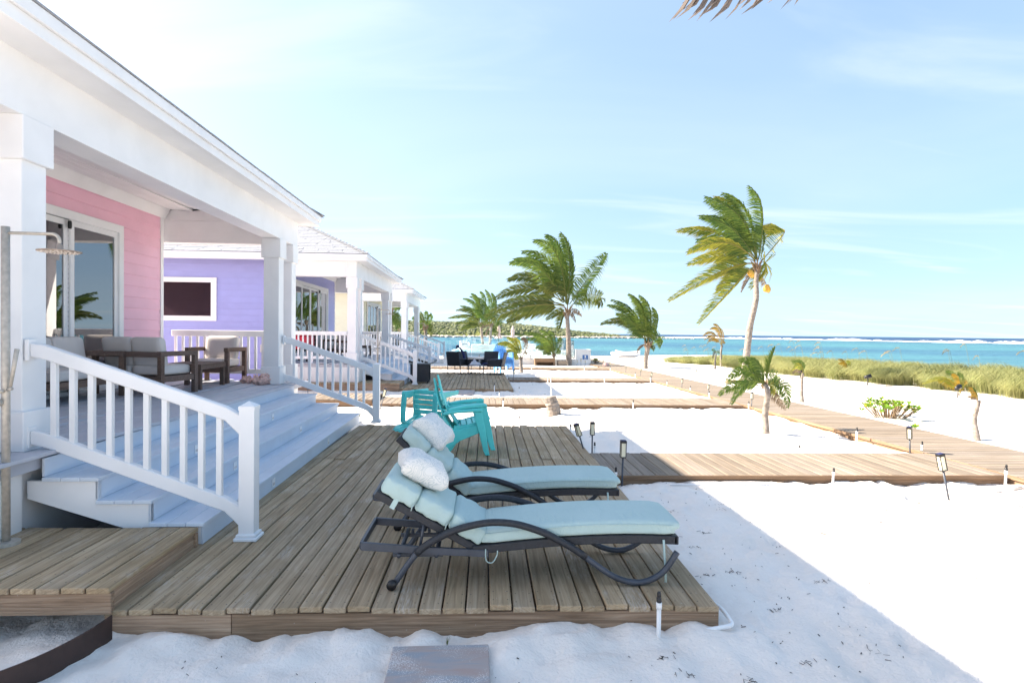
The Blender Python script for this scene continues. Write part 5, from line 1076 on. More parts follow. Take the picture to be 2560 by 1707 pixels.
# ------------------------------------------------------------------ palms: trunk, fronds of folded leaflets, wind from the sea
# base, trunk line and fronds (rachis points x, z in metres at the palm's own distance; g green, y yellowing, o orange, b dead, s spear)
PALMS={
 'P1':(9.89,22.19,-0.1,[(9.89, -0.1), (10.11, 1.82), (10.22, 2.55), (10.31, 3.13), (10.33, 3.71), (10.38, 4.39)],[
  ([(10.36,4.58),(10.31,6.27),(9.69,7.51)],'g'),
  ([(10.33,4.68),(10.09,6.02),(8.67,7.15)],'g'),
  ([(10.31,4.72),(9.77,5.92),(8.48,6.42)],'g'),
  ([(10.26,4.77),(9.23,5.72),(7.86,5.98)],'y'),
  ([(10.21,4.67),(9.14,5.52),(7.77,4.92)],'y'),
  ([(10.19,4.58),(9.34,4.9),(7.93,4.54)],'y'),
  ([(10.14,4.43),(9.35,4.52),(7.21,3.23)],'y'),
  ([(10.09,4.19),(9.36,3.84),(8.06,2.38)],'y'),
  ([(10.63,4.63),(11.5,5.66),(11.25,5.83),(10.66,5.86)],'y'),
  ([(10.53,4.49),(11.03,4.69),(10.25,3.56)],'y'),
  ([(10.41,4.68),(10.5,6.18),(9.99,7.37)],'g'),
  ([(10.36,4.58),(10.21,5.93),(9.2,7.35)],'g'),
  ([(10.29,4.29),(10.15,4.0),(9.91,3.37)],'b'),
  ([(10.44,4.0),(10.79,3.77),(11.07,3.36)],'b'),
  ([(10.24,4.58),(9.53,5.24),(8.21,5.41)],'g'),
  ([(10.53,4.68),(10.76,5.46),(10.7,6.03)],'g'),
  ([(10.38,4.58),(10.11,6.41),(9.45,7.4)],'y'),
  ([(10.26,4.68),(9.53,5.63),(8.54,6.23)],'g'),
  ([(10.14,4.24),(9.55,4.09),(8.78,3.5)],'y'),
 ]),
 'P2':(4.79,33.03,-0.1,[(4.79, -0.1), (4.77, 0.7), (4.73, 1.49), (4.66, 2.4), (4.66, 2.97)],[
  ([(4.65,3.43),(4.85,5.61),(4.51,7.55)],'g'),
  ([(4.56,3.56),(4.3,6.28),(2.93,6.93)],'g'),
  ([(4.51,3.61),(4.39,6.41),(3.65,7.35)],'g'),
  ([(4.37,3.69),(3.71,5.63),(1.94,6.05)],'g'),
  ([(4.24,3.83),(3.3,5.63),(1.67,5.73)],'g'),
  ([(4.19,3.78),(2.95,5.21),(1.63,5.01)],'y'),
  ([(4.6,3.56),(4.77,4.7),(3.14,4.22)],'y'),
  ([(4.33,3.65),(2.68,4.71),(0.83,3.87)],'y'),
  ([(4.38,3.42),(2.51,3.9),(0.43,2.96)],'y'),
  ([(4.38,3.38),(2.51,3.49),(0.21,2.47)],'y'),
  ([(4.43,3.24),(2.7,3.17),(1.57,2.57)],'y'),
  ([(4.83,3.52),(5.6,4.62),(6.99,6.46)],'g'),
  ([(4.84,3.2),(5.7,3.89),(6.66,3.77),(6.58,3.36)],'y'),
  ([(4.84,3.34),(5.61,3.89),(5.92,4.12)],'g'),
  ([(4.61,3.06),(4.16,2.97),(3.57,2.55)],'y'),
  ([(4.59,2.97),(4.27,2.65),(4.28,1.92)],'y'),
  ([(4.89,3.02),(5.34,3.07),(5.52,2.66)],'b'),
  ([(4.89,2.98),(5.03,2.7),(5.1,2.34)],'b'),
  ([(4.7,3.47),(5.13,5.29),(4.88,7.24)],'g'),
  ([(4.42,3.7),(3.94,5.86),(2.39,6.47)],'g'),
  ([(4.6,3.52),(4.58,5.51),(4.06,7.27)],'g'),
 ]),
 'P3':(8.35,30.25,-0.1,[(8.35, -0.1), (8.36, 0.35), (8.41, 0.82), (8.43, 1.24)],[
  ([(8.41,1.24),(8.22,2.91),(7.63,3.97)],'g'),
  ([(8.46,1.24),(8.65,2.76),(8.16,3.9)],'g'),
  ([(8.35,1.24),(8.01,2.75),(6.84,3.47)],'g'),
  ([(8.3,1.29),(7.7,2.75),(6.36,2.42)],'y'),
  ([(8.51,1.24),(9.13,2.29),(8.8,3.23)],'g'),
  ([(8.57,1.24),(9.14,1.98),(8.94,1.14)],'g'),
  ([(8.35,1.29),(8.12,2.75),(7.15,3.78)],'g'),
  ([(8.51,1.19),(8.82,2.29),(8.48,3.54)],'g'),
  ([(8.25,1.13),(8.04,1.13),(7.88,0.71)],'b'),
  ([(8.57,1.13),(9.04,1.56),(8.97,2.29)],'g'),
  ([(8.3,1.24),(7.86,2.28),(7.06,2.95)],'g'),
  ([(8.57,1.08),(8.78,1.24),(8.73,0.87)],'y'),
  ([(8.43,1.24),(8.55,2.5),(7.89,3.69)],'g'),
 ]),
 'P4':(-0.03,46.0,0.83,[(-0.03, 0.83), (-0.11, 1.5), (-0.16, 2.05), (-0.12, 2.36)],[
  ([(-0.16,2.28),(-0.76,3.14),(-2.36,2.96)],'y'),
  ([(-0.2,2.28),(-0.76,3.61),(-1.86,3.63)],'y'),
  ([(-0.12,2.36),(-0.37,4.01),(-1.24,4.47)],'g'),
  ([(-0.12,2.36),(-0.22,4.17),(-0.62,4.87)],'g'),
  ([(-0.04,2.36),(0.25,4.17),(0.09,5.03)],'g'),
  ([(-0.2,2.2),(-0.75,2.67),(-1.93,2.54)],'y'),
  ([(-0.08,2.36),(0.1,3.86),(-0.77,4.71)],'g'),
  ([(-0.04,2.28),(0.58,3.16),(0.41,3.94)],'g'),
  ([(-0.2,2.12),(-0.83,2.35),(-1.53,2.03)],'y'),
  ([(-0.12,2.28),(-0.45,3.38),(-1.55,3.99)],'g'),
 ]),
 'P5':(0.51,45.0,0.85,[(0.51, 0.85), (0.54, 1.51), (0.58, 2.05), (0.57, 2.36)],[
  ([(0.57,2.28),(0.71,3.97),(0.39,5.12)],'g'),
  ([(0.61,2.28),(1.02,3.74),(0.85,4.86)],'g'),
  ([(0.53,2.28),(0.33,3.81),(-0.37,4.65)],'g'),
  ([(0.65,2.28),(1.34,2.9),(1.83,3.14)],'g'),
  ([(0.65,2.2),(1.18,2.75),(1.34,2.36)],'g'),
  ([(0.5,2.12),(0.11,2.35),(-0.19,2.04)],'b'),
  ([(0.57,2.28),(0.91,3.51),(0.97,4.28)],'g'),
  ([(0.5,2.2),(0.03,3.12),(-0.75,3.64)],'g'),
  ([(0.61,2.12),(1.04,2.05),(1.12,1.51)],'y'),
  ([(0.46,1.97),(0.27,1.81),(0.2,1.43)],'b'),
 ]),
 'P6':(3.95,32.91,-0.1,[(3.95, -0.1), (3.93, 0.18), (3.91, 0.52)],[
  ([(3.89,0.35),(3.59,1.48),(2.23,1.52)],'g'),
  ([(3.9,0.35),(3.7,1.6),(2.56,1.92)],'g'),
  ([(3.91,0.35),(3.87,1.48),(3.24,2.04)],'g'),
  ([(3.91,0.35),(4.1,1.49),(3.87,1.99)],'g'),
  ([(3.93,0.35),(4.28,1.15),(4.38,1.6)],'g'),
  ([(3.93,0.3),(4.28,0.92),(4.34,0.75)],'g'),
  ([(3.86,0.35),(3.48,1.03),(3.03,0.97)],'g'),
  ([(3.9,0.35),(3.76,1.37),(2.91,1.7)],'g'),
  ([(3.89,0.3),(3.65,0.8),(3.43,0.57)],'g'),
 ]),
 'P7':(1.74,26.8,-0.1,[(1.74, -0.1), (1.72, 0.27), (1.71, 0.59)],[
  ([(1.69,0.59),(1.54,1.32),(1.17,1.6)],'y'),
  ([(1.67,0.59),(1.31,1.37),(0.68,1.27)],'y'),
  ([(1.64,0.54),(1.36,0.91),(1.04,0.91)],'y'),
  ([(1.67,0.54),(1.41,0.77),(1.23,0.63)],'y'),
  ([(1.71,0.54),(1.68,1.32),(1.45,1.55)],'y'),
  ([(1.73,0.59),(1.96,1.14),(1.91,1.42),(1.72,1.46)],'b'),
  ([(1.73,0.54),(2.01,0.91),(1.96,0.78)],'b'),
  ([(1.67,0.45),(1.46,0.63),(1.5,0.54)],'y'),
 ]),
 'P8':(13.2,32.46,-0.1,[(13.2, -0.1), (13.19, 0.55), (13.2, 1.12)],[
  ([(13.17,1.15),(12.73,2.28),(12.0,1.57)],'o'),
  ([(13.17,1.15),(12.94,2.42),(12.16,1.99)],'o'),
  ([(13.21,1.19),(13.15,2.42),(12.58,2.28)],'o'),
  ([(13.25,1.19),(13.52,1.86),(13.23,2.14)],'o'),
  ([(13.16,1.15),(12.73,1.93),(12.38,1.43)],'o'),
  ([(13.25,1.15),(13.46,1.51),(13.35,1.23)],'o'),
  ([(13.16,1.15),(12.88,1.79),(12.63,1.22)],'o'),
 ]),
 'P9':(5.18,10.61,-0.1,[(5.18, -0.1), (5.17, 0.23), (5.16, 0.48), (5.15, 0.7), (5.14, 0.8)],[
  ([(5.13,0.78),(4.76,1.28),(4.37,0.92)],'g'),
  ([(5.11,0.78),(4.79,1.08),(4.41,0.56)],'g'),
  ([(5.13,0.8),(4.99,1.25),(4.68,1.31)],'g'),
  ([(5.16,0.8),(5.17,1.16),(5.24,1.48)],'s'),
  ([(5.17,0.78),(5.45,1.16),(5.56,0.81)],'g'),
  ([(5.18,0.78),(5.48,0.98),(5.44,0.47)],'g'),
  ([(5.18,0.75),(5.32,0.66),(5.54,0.35)],'b'),
  ([(5.16,0.78),(5.28,0.86),(5.24,0.63)],'y'),
  ([(5.12,0.75),(4.71,0.9),(4.44,0.65)],'g'),
  ([(5.14,0.8),(5.04,1.16),(4.86,1.33)],'g'),
  ([(5.15,0.78),(5.07,0.98),(4.76,1.13)],'g'),
  ([(5.18,0.75),(5.38,0.91),(5.53,0.58)],'g'),
 ]),
 'P10':(8.53,15.51,-0.1,[(8.53, -0.1), (8.53, 0.32), (8.52, 0.71)],[
  ([(8.52,0.71),(8.42,1.06),(8.12,0.85)],'y'),
  ([(8.52,0.73),(8.46,1.02),(8.18,1.08)],'g'),
  ([(8.53,0.73),(8.52,1.02),(8.31,1.08)],'g'),
  ([(8.53,0.73),(8.59,0.95),(8.54,1.02)],'g'),
  ([(8.51,0.69),(8.35,0.87),(8.2,0.71)],'b'),
 ]),
 'P11':(14.93,23.6,-0.1,[(14.93, -0.1), (14.92, 0.12)],[
  ([(14.92,0.12),(14.77,0.69),(14.22,0.62)],'o'),
  ([(14.92,0.12),(14.82,0.8),(14.42,0.77)],'o'),
  ([(14.93,0.12),(14.94,0.69),(14.71,0.77)],'y'),
  ([(14.93,0.12),(15.06,0.52),(15.04,0.15)],'o'),
  ([(14.92,0.12),(14.66,0.46),(14.48,0.4)],'o'),
 ]),
 'P12':(14.29,17.15,-0.1,[(14.29, -0.1), (14.28, 0.04)],[
  ([(14.28,0.04),(14.04,0.66),(13.41,0.37)],'y'),
  ([(14.28,0.04),(14.13,0.66),(13.66,0.6)],'o'),
  ([(14.29,0.04),(14.21,0.62),(14.08,0.76)],'g'),
  ([(14.3,0.04),(14.43,0.5),(14.34,0.7)],'g'),
  ([(14.3,0.04),(14.52,0.46),(14.73,0.32)],'o'),
  ([(14.29,0.04),(14.09,0.46),(13.83,0.41)],'o'),
 ]),
 'P13':(8.77,10.12,-0.1,[(8.77, -0.1), (8.74, 0.21), (8.72, 0.46), (8.72, 0.6)],[
  ([(8.72,0.6),(8.67,0.77),(8.51,0.69)],'o'),
  ([(8.72,0.6),(8.66,0.8),(8.53,0.81)],'o'),
  ([(8.72,0.6),(8.7,0.77),(8.64,0.83)],'g'),
  ([(8.72,0.6),(8.76,0.75),(8.71,0.82)],'g'),
  ([(8.72,0.59),(8.62,0.7),(8.55,0.63)],'b'),
  ([(8.72,0.59),(8.65,0.68),(8.59,0.65)],'b'),
 ]),
 'P14':(12.16,30.71,-0.1,[(12.16, -0.1), (12.18, 0.32), (12.2, 0.72)],[
  ([(12.2,0.72),(12.04,0.93),(11.86,0.35)],'b'),
  ([(12.2,0.72),(12.15,0.93),(12.0,0.95)],'g'),
  ([(12.2,0.72),(12.3,0.9),(12.36,0.75)],'g'),
 ]),
 'P15':(-5.58,58.0,1.13,[(-5.58, 1.13), (-5.58, 1.63), (-5.61, 2.12)],[
  ([(-5.65,2.12),(-6.02,3.35),(-6.69,3.09)],'g'),
  ([(-5.65,2.12),(-5.9,3.59),(-6.21,3.77)],'y'),
  ([(-5.62,2.12),(-5.29,3.35),(-5.41,3.78)],'g'),
  ([(-5.58,2.12),(-4.92,3.11),(-4.98,3.6)],'g'),
  ([(-5.58,2.06),(-4.79,2.37),(-5.03,1.39)],'y'),
  ([(-5.71,2.06),(-6.38,2.36),(-6.5,1.49)],'g'),
  ([(-5.62,2.12),(-5.16,2.99),(-5.03,2.13)],'y'),
  ([(-5.64,2.06),(-6.02,2.61),(-6.26,2.11)],'g'),
 ]),
 'P16':(-8.51,56.0,1.12,[(-8.51, 1.12), (-8.58, 2.31), (-8.65, 3.61)],[
  ([(-8.65,3.61),(-8.07,4.33),(-7.42,4.04)],'g'),
  ([(-8.65,3.49),(-7.94,3.38),(-7.28,1.96)],'g'),
  ([(-8.65,3.49),(-8.06,3.26),(-7.69,2.2)],'g'),
  ([(-8.67,3.49),(-9.12,4.43),(-9.59,3.84)],'g'),
  ([(-8.65,3.49),(-8.3,4.09),(-7.94,3.86)],'g'),
  ([(-8.67,3.49),(-9.23,3.48),(-9.58,2.53)],'g'),
  ([(-8.65,3.37),(-8.17,2.9),(-8.05,2.07)],'g'),
 ]),
}

FCOL = {'g': ((.055, .12, .024), (.20, .27, .05)), 'y': ((.12, .19, .03), (.47, .42, .06)), 'm': ((.060, .105, .022), (.20, .21, .05)), 'o': ((.22, .16, .02), (.50, .27, .03)), 'b': ((.16, .115, .075), (.27, .20, .14)), 's': ((.07, .13, .02), (.16, .22, .03))}
def frond(parent, pts, kind, rng, wind, Lmax, dens, lw):
    P = [Vector(p) for p in pts]
    if len(P) == 3:
        R_ = [(1 - u) ** 2 * P[0] + 2 * u * (1 - u) * P[1] + u * u * P[2] for u in [i / 13 for i in range(14)]]
    else: R_ = spline(P, 5)
    if kind in 'gym' and len(P) == 3:      # the tip is bent over by the wind
        L0 = (P[2] - P[0]).length
        for i, p in enumerate(R_):
            e = max(0, (i / (len(R_) - 1) - .5) / .5) ** 2; p.x -= wind * L0 * .13 * e; p.z -= L0 * .09 * e
    N = len(R_); seg = [(R_[i + 1] - R_[i]).length for i in range(N - 1)]; Ltot = sum(seg)
    mb = MB(); cols = []; c0, c1 = FCOL[kind]; rr = max(.006, Ltot * .0085)
    mb.tube(R_, [rr * (1 - .85 * i / (N - 1)) for i in range(N)], 5)
    rc = {'g': (.16, .19, .05), 'y': (.36, .30, .08), 'm': (.28, .26, .08), 'o': (.45, .30, .06), 'b': (.22, .16, .11), 's': (.12, .17, .04)}[kind]
    cols += [(*rc, 1)] * len(mb.v)
    n = int(max(18, min(120, Ltot / (dens * .68)))); side_y = rng.uniform(-.55, .55); fk = rng.uniform(.85, 1.15)
    for i in range(n):
        u = .13 + .87 * (i + rng.random() * .5) / n; f = u * (N - 1); k = min(int(f), N - 2); p = R_[k].lerp(R_[k + 1], f - k); T = (R_[k + 1] - R_[k]).normalized()
        S = T.cross(Vector((side_y * .8, 1, .2 * side_y))).normalized(); nrm = S.cross(T)
        prof = Lmax * (math.sin(math.pi * min(1, .16 + .80 * u)) ** .7) * (1 - .35 * u)
        for s in (-1, 1):
            if rng.random() < .10: continue
            L = prof * rng.uniform(.7, 1.2); fold = rng.uniform(.1, .45)
            a0 = .75 if kind != 's' else .15
            d = (S * s * a0 + T * .62 + nrm * fold * .5 + Vector((-wind * .75, rng.uniform(-.18, .18), -.06 if kind != 's' else .2))).normalized()
            d2 = (d + Vector((-wind * .95, 0, -.75 if kind != 's' else 0)) + Vector((rng.uniform(-.12, .12), rng.uniform(-.12, .12), rng.uniform(-.12, .12)))).normalized()
            if kind == 'b': d2 = (d2 + Vector((0, 0, -.5))).normalized()
            q = p + d * L * .5; e = q + d2 * L * .5; w = d.cross(nrm + Vector((.1, .3, .1))).normalized() * lw * .75
            mb.add([p - w * .5, p + w * .5, q + w, q - w, e], [(0, 1, 2, 3), (3, 2, 4)])
            m = min(1, max(0, rng.gauss(.35, .36) + (.35 if s * S.x > 0 and kind == 'y' else 0))); t2 = min(1, m + .45)
            A = [c0[j] * (1 - m) + c1[j] * m for j in range(3)]; Bc = [c0[j] * (1 - t2) + c1[j] * t2 for j in range(3)]
            if kind in 'yb' and rng.random() < .25: Bc = [.30, .23, .16]
            cols += [(*A, 1), (*A, 1), (*A, 1), (*A, 1), (*Bc, 1)]
    g = org(parent); me = bpy.data.meshes.new('frond'); me.from_pydata([tuple(Vector(v) - g) for v in mb.v], [], mb.f); me.materials.append(MATS['leaf']); colored(me, cols)
    return link(bpy.data.objects.new('frond', me), parent)
PINFO = {  # label, trunk radii (foot, top), leaflet length, spacing, leaflet half width, wind
 'P1': ('tall leaning coconut palm with wind-swept yellow green fronds and coconuts, right of centre', .118, .082, .95, .036, .019, 1.0),
 'P2': ('big dark green coconut palm with a pale trunk beside the white cabinet', .155, .10, 1.05, .045, .024, .6),
 'P3': ('bushy dark green palm with a short shaggy trunk at the bend of the boardwalk', .10, .125, .75, .032, .019, .9),
 'P4': ('left palm of the pair growing in the white terrace planter', .10, .09, .62, .040, .020, .9),
 'P5': ('right palm of the pair growing in the white terrace planter', .10, .10, .62, .040, .020, .7),
 'P6': ('small dark green palm before the terrace between timber bench and planter box', .05, .08, .50, .030, .014, .8),
 'P7': ('small yellow palm with a ragged crown standing before the pool terrace', .085, .06, .36, .028, .014, .7),
 'P8': ('small slender palm with a drooping orange crown against the sea', .065, .042, .30, .032, .010, .9),
 'P9': ('young bright green palm with a thick grey trunk, between first and second walkways', .060, .045, .26, .017, .0085, .25),
 'P10': ('slender young palm with a bare pale trunk just across the main boardwalk', .055, .028, .22, .022, .007, .7),
 'P11': ('low orange seedling palm at the edge of the tall grass', .03, .02, .24, .028, .008, .8),
 'P12': ('yellow green seedling palm before the tall grass at the right', .025, .02, .28, .024, .007, .7),
 'P13': ('swollen grey palm trunk with a tiny green crown, at the far right', .048, .028, .16, .020, .006, .8),
 'P14': ('dying little palm with one grey drooping frond beside the slender orange one', .06, .03, .26, .03, .009, .3),
 'P15': ('distant palm seen right of the cream house columns', .16, .12, .75, .06, .028, .6),
 'P16': ('distant palm seen between the cream house porch columns', .16, .12, .85, .06, .028, .5)}
def palm(key):
    bx, by, bz, T, F = PALMS[key]; label, r0, r1, LL, dens, lw, wind = PINFO[key]; rng = random.Random(sum(map(ord, key)) * 7)
    gz = bz if key in ('P4', 'P5') else H(bx, by)
    t = thing('palm_tree', label, 'palm tree', (bx, by, gz), 'palms round the beach houses')
    lat = [(x, z) for x, z in T]
    if lat[0][1] > gz: lat = [(lat[0][0], gz)] + lat[1:] if key not in ('P15', 'P16') else [(lat[0][0], gz)] + lat
    pts = [Vector((x, by + .06 * math.sin(i * 1.7), z)) for i, (x, z) in enumerate(lat)]; pts[0].z -= .12
    hgt = (pts[-1] - pts[0]).length
    part('trunk', trunk_mesh(pts, r0, r1, max(10, int(hgt / (.11 if hgt > 1 else .05))), 5, r0 * (.25 if key in ('P13',) else .1)), 'trunk', t, True)
    c = pts[-1]; s = max(.35, min(1, hgt / 3)) * (r1 / .095)
    fb = MB()
    if key not in ('P10', 'P11', 'P12', 'P13', 'P14'):
        for i in range(16):
            a = i * 2.4; rr = rng.uniform(.9, 1.5) * r1; z0 = rng.uniform(-.30, .05) * s; l = rng.uniform(.25, .6) * s
            p0 = c + Vector((rr * math.cos(a) * .6, rr * math.sin(a) * .6, z0)); p1 = p0 + Vector((math.cos(a) * l * .45, math.sin(a) * l * .45, l * .6))
            fb.tube([p0 - Vector((0, 0, .15 * s)), p0 + Vector((rr * .5 * math.cos(a), rr * .5 * math.sin(a), .05)), p1], [.05 * s, .04 * s, .012 * s], 5)
        part('crown_shaft', fb, 'dead_fibre', t, False)
    for fp, kind in F:
        L = sum(math.dist(fp[i], fp[i + 1]) for i in range(len(fp) - 1)); dy = rng.uniform(-.5, .5) * L; n = len(fp) - 1
        if kind == 'y' and key in ('P2', 'P3', 'P4', 'P5', 'P15'): kind = 'm'
        P = [Vector((x, by + (0 if i == 0 else dy * (i / n) ** 1.2), z)) for i, (x, z) in enumerate(fp)]
        P[0] = P[0].lerp(c, .35)
        frond(t, P, kind, rng, wind, min(LL, L * .48) if kind != 'b' else min(LL, L * .42) * .8, dens, lw)
    if key == 'P1':
        for x, z in ((.30, -1.02), (.34, -1.10), (.25, -1.08), (-.36, -.48), (-.30, -.55)):
            k = c + Vector((x, -.18, z + .15)); part('coconut', MB().rbox(.19, .19, .24, .09, 4, lambda q: q + k), 'coconut', t, True)
    return t
for k in PALMS: palm(k)
# the dead frond that hangs into the top of the view: a palm standing right of the camera
t = thing('palm_tree', 'palm whose dead brown frond hangs into the top edge of the picture', 'palm tree', (5.6, 1.5, -.2), 'palms round the beach houses')
part('trunk', trunk_mesh([(5.6, 1.5, -.3), (5.5, 1.7, 1.6), (5.3, 1.9, 3.4), (5.2, 2.0, 4.6)], .17, .11, 40, 5), 'trunk', t, True)
rngp = random.Random(77)
def dead_frond():
    rng = random.Random(12); mb = MB(); cols = []
    R_ = spline([(5.2, 2.0, 4.7), (4.2, 3.2, 4.9), (3.0, 4.2, 4.62), (2.13, 4.6, 4.46), (1.62, 4.68, 4.46)], 6); N = len(R_); mb.tube(R_, [.022 * (1 - .7 * i / N) for i in range(N)], 5); cols += [(.25, .19, .14, 1)] * len(mb.v)
    for i in range(96):
        u = (int(i / 4) * 4 + rng.random() * 2.6) / 96; f = u * (N - 1); k = min(int(f), N - 2); p = R_[k].lerp(R_[k + 1], f - k)
        L = rng.uniform(.28, .46) * (1 - .25 * u) * (1 if rng.random() < .8 else .6); d = Vector((-.45 - .15 * rng.random(), rng.uniform(-.15, .25), -.85)).normalized(); d2 = (d + Vector((-.35 + rng.uniform(-.3, .25), rng.uniform(-.2, .2), rng.uniform(-.2, .3)))).normalized()
        q = p + d * L * .65; e = q + d2 * L * .38; w = Vector((.6, .6, .1)).cross(d).normalized() * rng.uniform(.008, .017)
        mb.add([p - w * .6, p + w * .6, q + w, q - w, e], [(0, 1, 2, 3), (3, 2, 4)]); g = rng.uniform(.75, 1.3); c = (.19 * g, .155 * g, .135 * g, 1); cols += [c] * 5
    g = org(t); me = bpy.data.meshes.new('frond'); me.from_pydata([tuple(Vector(v) - g) for v in mb.v], [], mb.f); me.materials.append(MATS['leaf']); colored(me, cols)
    tag(link(bpy.data.objects.new('frond', me), t), 'dead brown frond with split hanging leaflets')
dead_frond()
for tip, ctl, kd in [((7.6, .4, 4.4), (6.4, 1.2, 5.8), 'y'), ((6.2, .0, 4.2), (5.7, .9, 5.8), 'g'), ((6.7, 3.0, 4.9), (6.0, 2.4, 6.1), 'g')]: frond(t, [(5.2, 2.0, 4.7), ctl, tip], kd, rngp, .6, .5, .05, .018)
frond(t, [(5.2, 2.0, 4.65), (6.3, 3.6, 4.5), (6.62, 6.4, 2.62)], 'b', rngp, .3, .22, .05, .01)

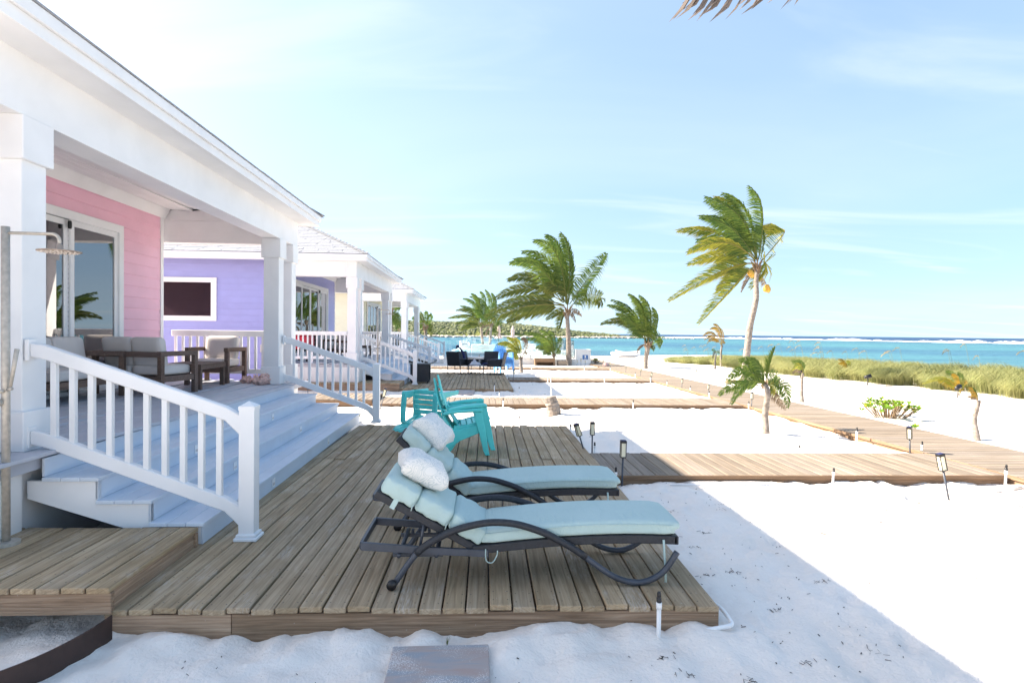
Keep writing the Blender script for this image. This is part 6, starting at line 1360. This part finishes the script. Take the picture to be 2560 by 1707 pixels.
# ------------------------------------------------------------------ beach grass and sea oats
def dune_grass():
    rng = np.random.RandomState(9)
    line = np.array([(11.6, 38.5), (12.3, 36.2), (13.3, 33.5), (13.7, 29.5), (13.75, 26.5), (14.1, 23.8), (15.0, 20.0), (15.5, 16.3), (15.9, 12.5), (16.3, 8.0), (16.6, 2.0)])
    seglen = np.hypot(*(line[1:] - line[:-1]).T); cum = np.concatenate([[0], np.cumsum(seglen)])
    NC = 900; s = rng.rand(NC) ** 1.12 * cum[-1]; s = cum[-1] - s if False else s
    px = np.interp(s, cum, line[:, 0]); py = np.interp(s, cum, line[:, 1]); depth = rng.rand(NC) ** 1.3 * 5.5; cx = px + depth + rng.normal(0, .12, NC); cy = py + depth * .35
    hc = .43 + .19 * rng.rand(NC) + .10 * np.minimum(depth, 1.5); hc *= np.interp(py, [8, 17, 25, 33, 38.5], [1.25, 1.18, 1.0, .86, .55])
    NB = 115; n = NC * NB; k = np.repeat(np.arange(NC), NB)
    bx = cx[k] + rng.normal(0, .16, n); by = cy[k] + rng.normal(0, .16, n); bz = sand_h(bx, by) - .01
    a = rng.rand(n) * 6.283; lean = rng.rand(n) ** .7; h = hc[k] * (.65 + .5 * rng.rand(n))
    dx = np.cos(a) * .36 * lean - .62; dy = np.sin(a) * .36 * lean - .22     # blown over by the wind from the sea
    P0 = np.stack([bx, by, bz], 1); P1 = P0 + np.stack([dx * h * .22, dy * h * .22, h * .58], 1); P2 = P0 + np.stack([dx * h * .75, dy * h * .75, h * (.92 - .15 * lean)], 1); P3 = P0 + np.stack([dx * h * 1.55, dy * h * 1.55, h * (.80 - .42 * lean)], 1)
    w = np.stack([-np.sin(a), np.cos(a), np.zeros(n)], 1) * (.003 + .003 * rng.rand(n))[:, None]
    V = np.stack([P0 - w, P0 + w, P1 + w, P1 - w, P2 + w * .8, P2 - w * .8, P3], 1).reshape(-1, 3); o = np.arange(n)[:, None] * 7
    quads = np.concatenate([o + np.array([0, 1, 2, 3]), o + np.array([3, 2, 4, 5])], 0); tris = o + np.array([5, 4, 6])
    me = bpy.data.meshes.new('beach_grass'); me.vertices.add(len(V)); me.vertices.foreach_set('co', V.ravel().astype(np.float32))
    li = np.concatenate([quads.ravel(), tris.ravel()]); me.loops.add(len(li)); me.loops.foreach_set('vertex_index', li.astype(np.int32))
    ls = np.concatenate([np.arange(len(quads)) * 4, len(quads) * 4 + np.arange(len(tris)) * 3]); me.polygons.add(len(ls)); me.polygons.foreach_set('loop_start', ls.astype(np.int32)); me.update(calc_edges=True)
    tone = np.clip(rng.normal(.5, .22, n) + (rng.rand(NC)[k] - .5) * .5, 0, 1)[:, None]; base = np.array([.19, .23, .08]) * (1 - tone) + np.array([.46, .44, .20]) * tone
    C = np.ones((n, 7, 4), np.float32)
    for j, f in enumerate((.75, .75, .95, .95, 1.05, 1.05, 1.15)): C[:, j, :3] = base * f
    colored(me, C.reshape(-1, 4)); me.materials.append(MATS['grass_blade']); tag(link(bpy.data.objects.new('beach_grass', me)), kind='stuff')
    r2 = random.Random(21); mb = MB(); cols = []
    def oat(x, y, hh, ln):
        z = H(x, y); p = [Vector((x, y, z)), Vector((x - .10 * hh, y, z + hh * .6)), Vector((x - .22 * hh, y - .05, z + hh))]; k0 = len(mb.v); mb.tube(spline(p, 3), .004, 4); cols.extend([(.36, .33, .17, 1)] * (len(mb.v) - k0))
        for i in range(11):
            q = p[2] + Vector((-.022 * i * ln, 0, .004 * i - .0016 * i * i)); d = Vector((-.06, r2.uniform(-.03, .03), -.035 + r2.uniform(-.03, .02))) * ln; ww = Vector((.006, .004, .020)); k0 = len(mb.v)
            mb.add([q, q + d * .5 - ww, q + d, q + d * .5 + ww], [(0, 1, 2, 3)]); cols.extend([(.46, .36, .22, 1)] * 4)
    for i in range(70):
        u = r2.random(); s_ = u * cum[-1]; x = float(np.interp(s_, cum, line[:, 0])) + r2.uniform(.6, 4.5); y = float(np.interp(s_, cum, line[:, 1])) + r2.uniform(0, 1); oat(x, y, r2.uniform(.95, 1.5) * (1 if y < 34 else .75), r2.uniform(.7, 1.2))
    me = bpy.data.meshes.new('oats'); me.from_pydata(mb.v, [], mb.f); me.materials.append(MATS['grass_blade']); colored(me, cols); tag(link(bpy.data.objects.new('sea_oat_stalks', me)), kind='stuff')
dune_grass()
def sea_shrub(name, label, cx, cy, W, D, hh, n, seed):
    rng = random.Random(seed); t = thing(name, label, 'shrub', (cx, cy, H(cx, cy)), 'leafy shrubs in the sand'); mb = MB(); cols = []; st = MB(); z0 = H(cx, cy)
    for i in range(n):
        x, y = cx + rng.uniform(-1, 1) * W / 2, cy + rng.uniform(-1, 1) * D / 2; z = z0 + hh * (1 - .5 * ((x - cx) / (W / 2)) ** 2) * rng.uniform(.55, 1.0); st.tube([(cx + (x - cx) * .5, cy + (y - cy) * .5, z0 - .03), (x, y, z)], .009, 4)
        for j in range(9):
            a = j * 2.4 + rng.random(); up = rng.uniform(.35, 1.2); d = Vector((math.cos(a), math.sin(a), up)).normalized(); L = rng.uniform(.09, .14); s = Vector((-math.sin(a), math.cos(a), 0)) * L * .22; p = Vector((x, y, z)); q = p + d * L * .6; e = p + d * L + Vector((0, 0, -.01))
            mb.add([p, q + s, e, q - s], [(0, 1, 2, 3)]); g = rng.random(); c = (.10 + .16 * g, .24 + .14 * g, .03, 1) if rng.random() > .08 else (.5, .42, .05, 1); cols += [c] * 4
    part('stems', st, 'dead_fibre', t); g = org(t); me = bpy.data.meshes.new('leaves'); me.from_pydata([tuple(Vector(v) - g) for v in mb.v], [], mb.f); me.materials.append(MATS['leaf']); colored(me, cols)
    tag(link(bpy.data.objects.new('leaves', me), t), kind='stuff')
sea_shrub('beach_shrub', 'bright green leafy shrub in the sand right of the main boardwalk', 8.95, 12.75, 1.0, 1.0, .36, 60, 2)
sea_shrub('beach_shrub', 'tiny green shrub beside the white cabinet', 6.45, 33.9, .4, .4, .35, 16, 3)
sea_shrub('beach_shrub', 'tiny green sprout at the right edge of the main boardwalk', 8.55, 11.35, .12, .1, .07, 3, 4)
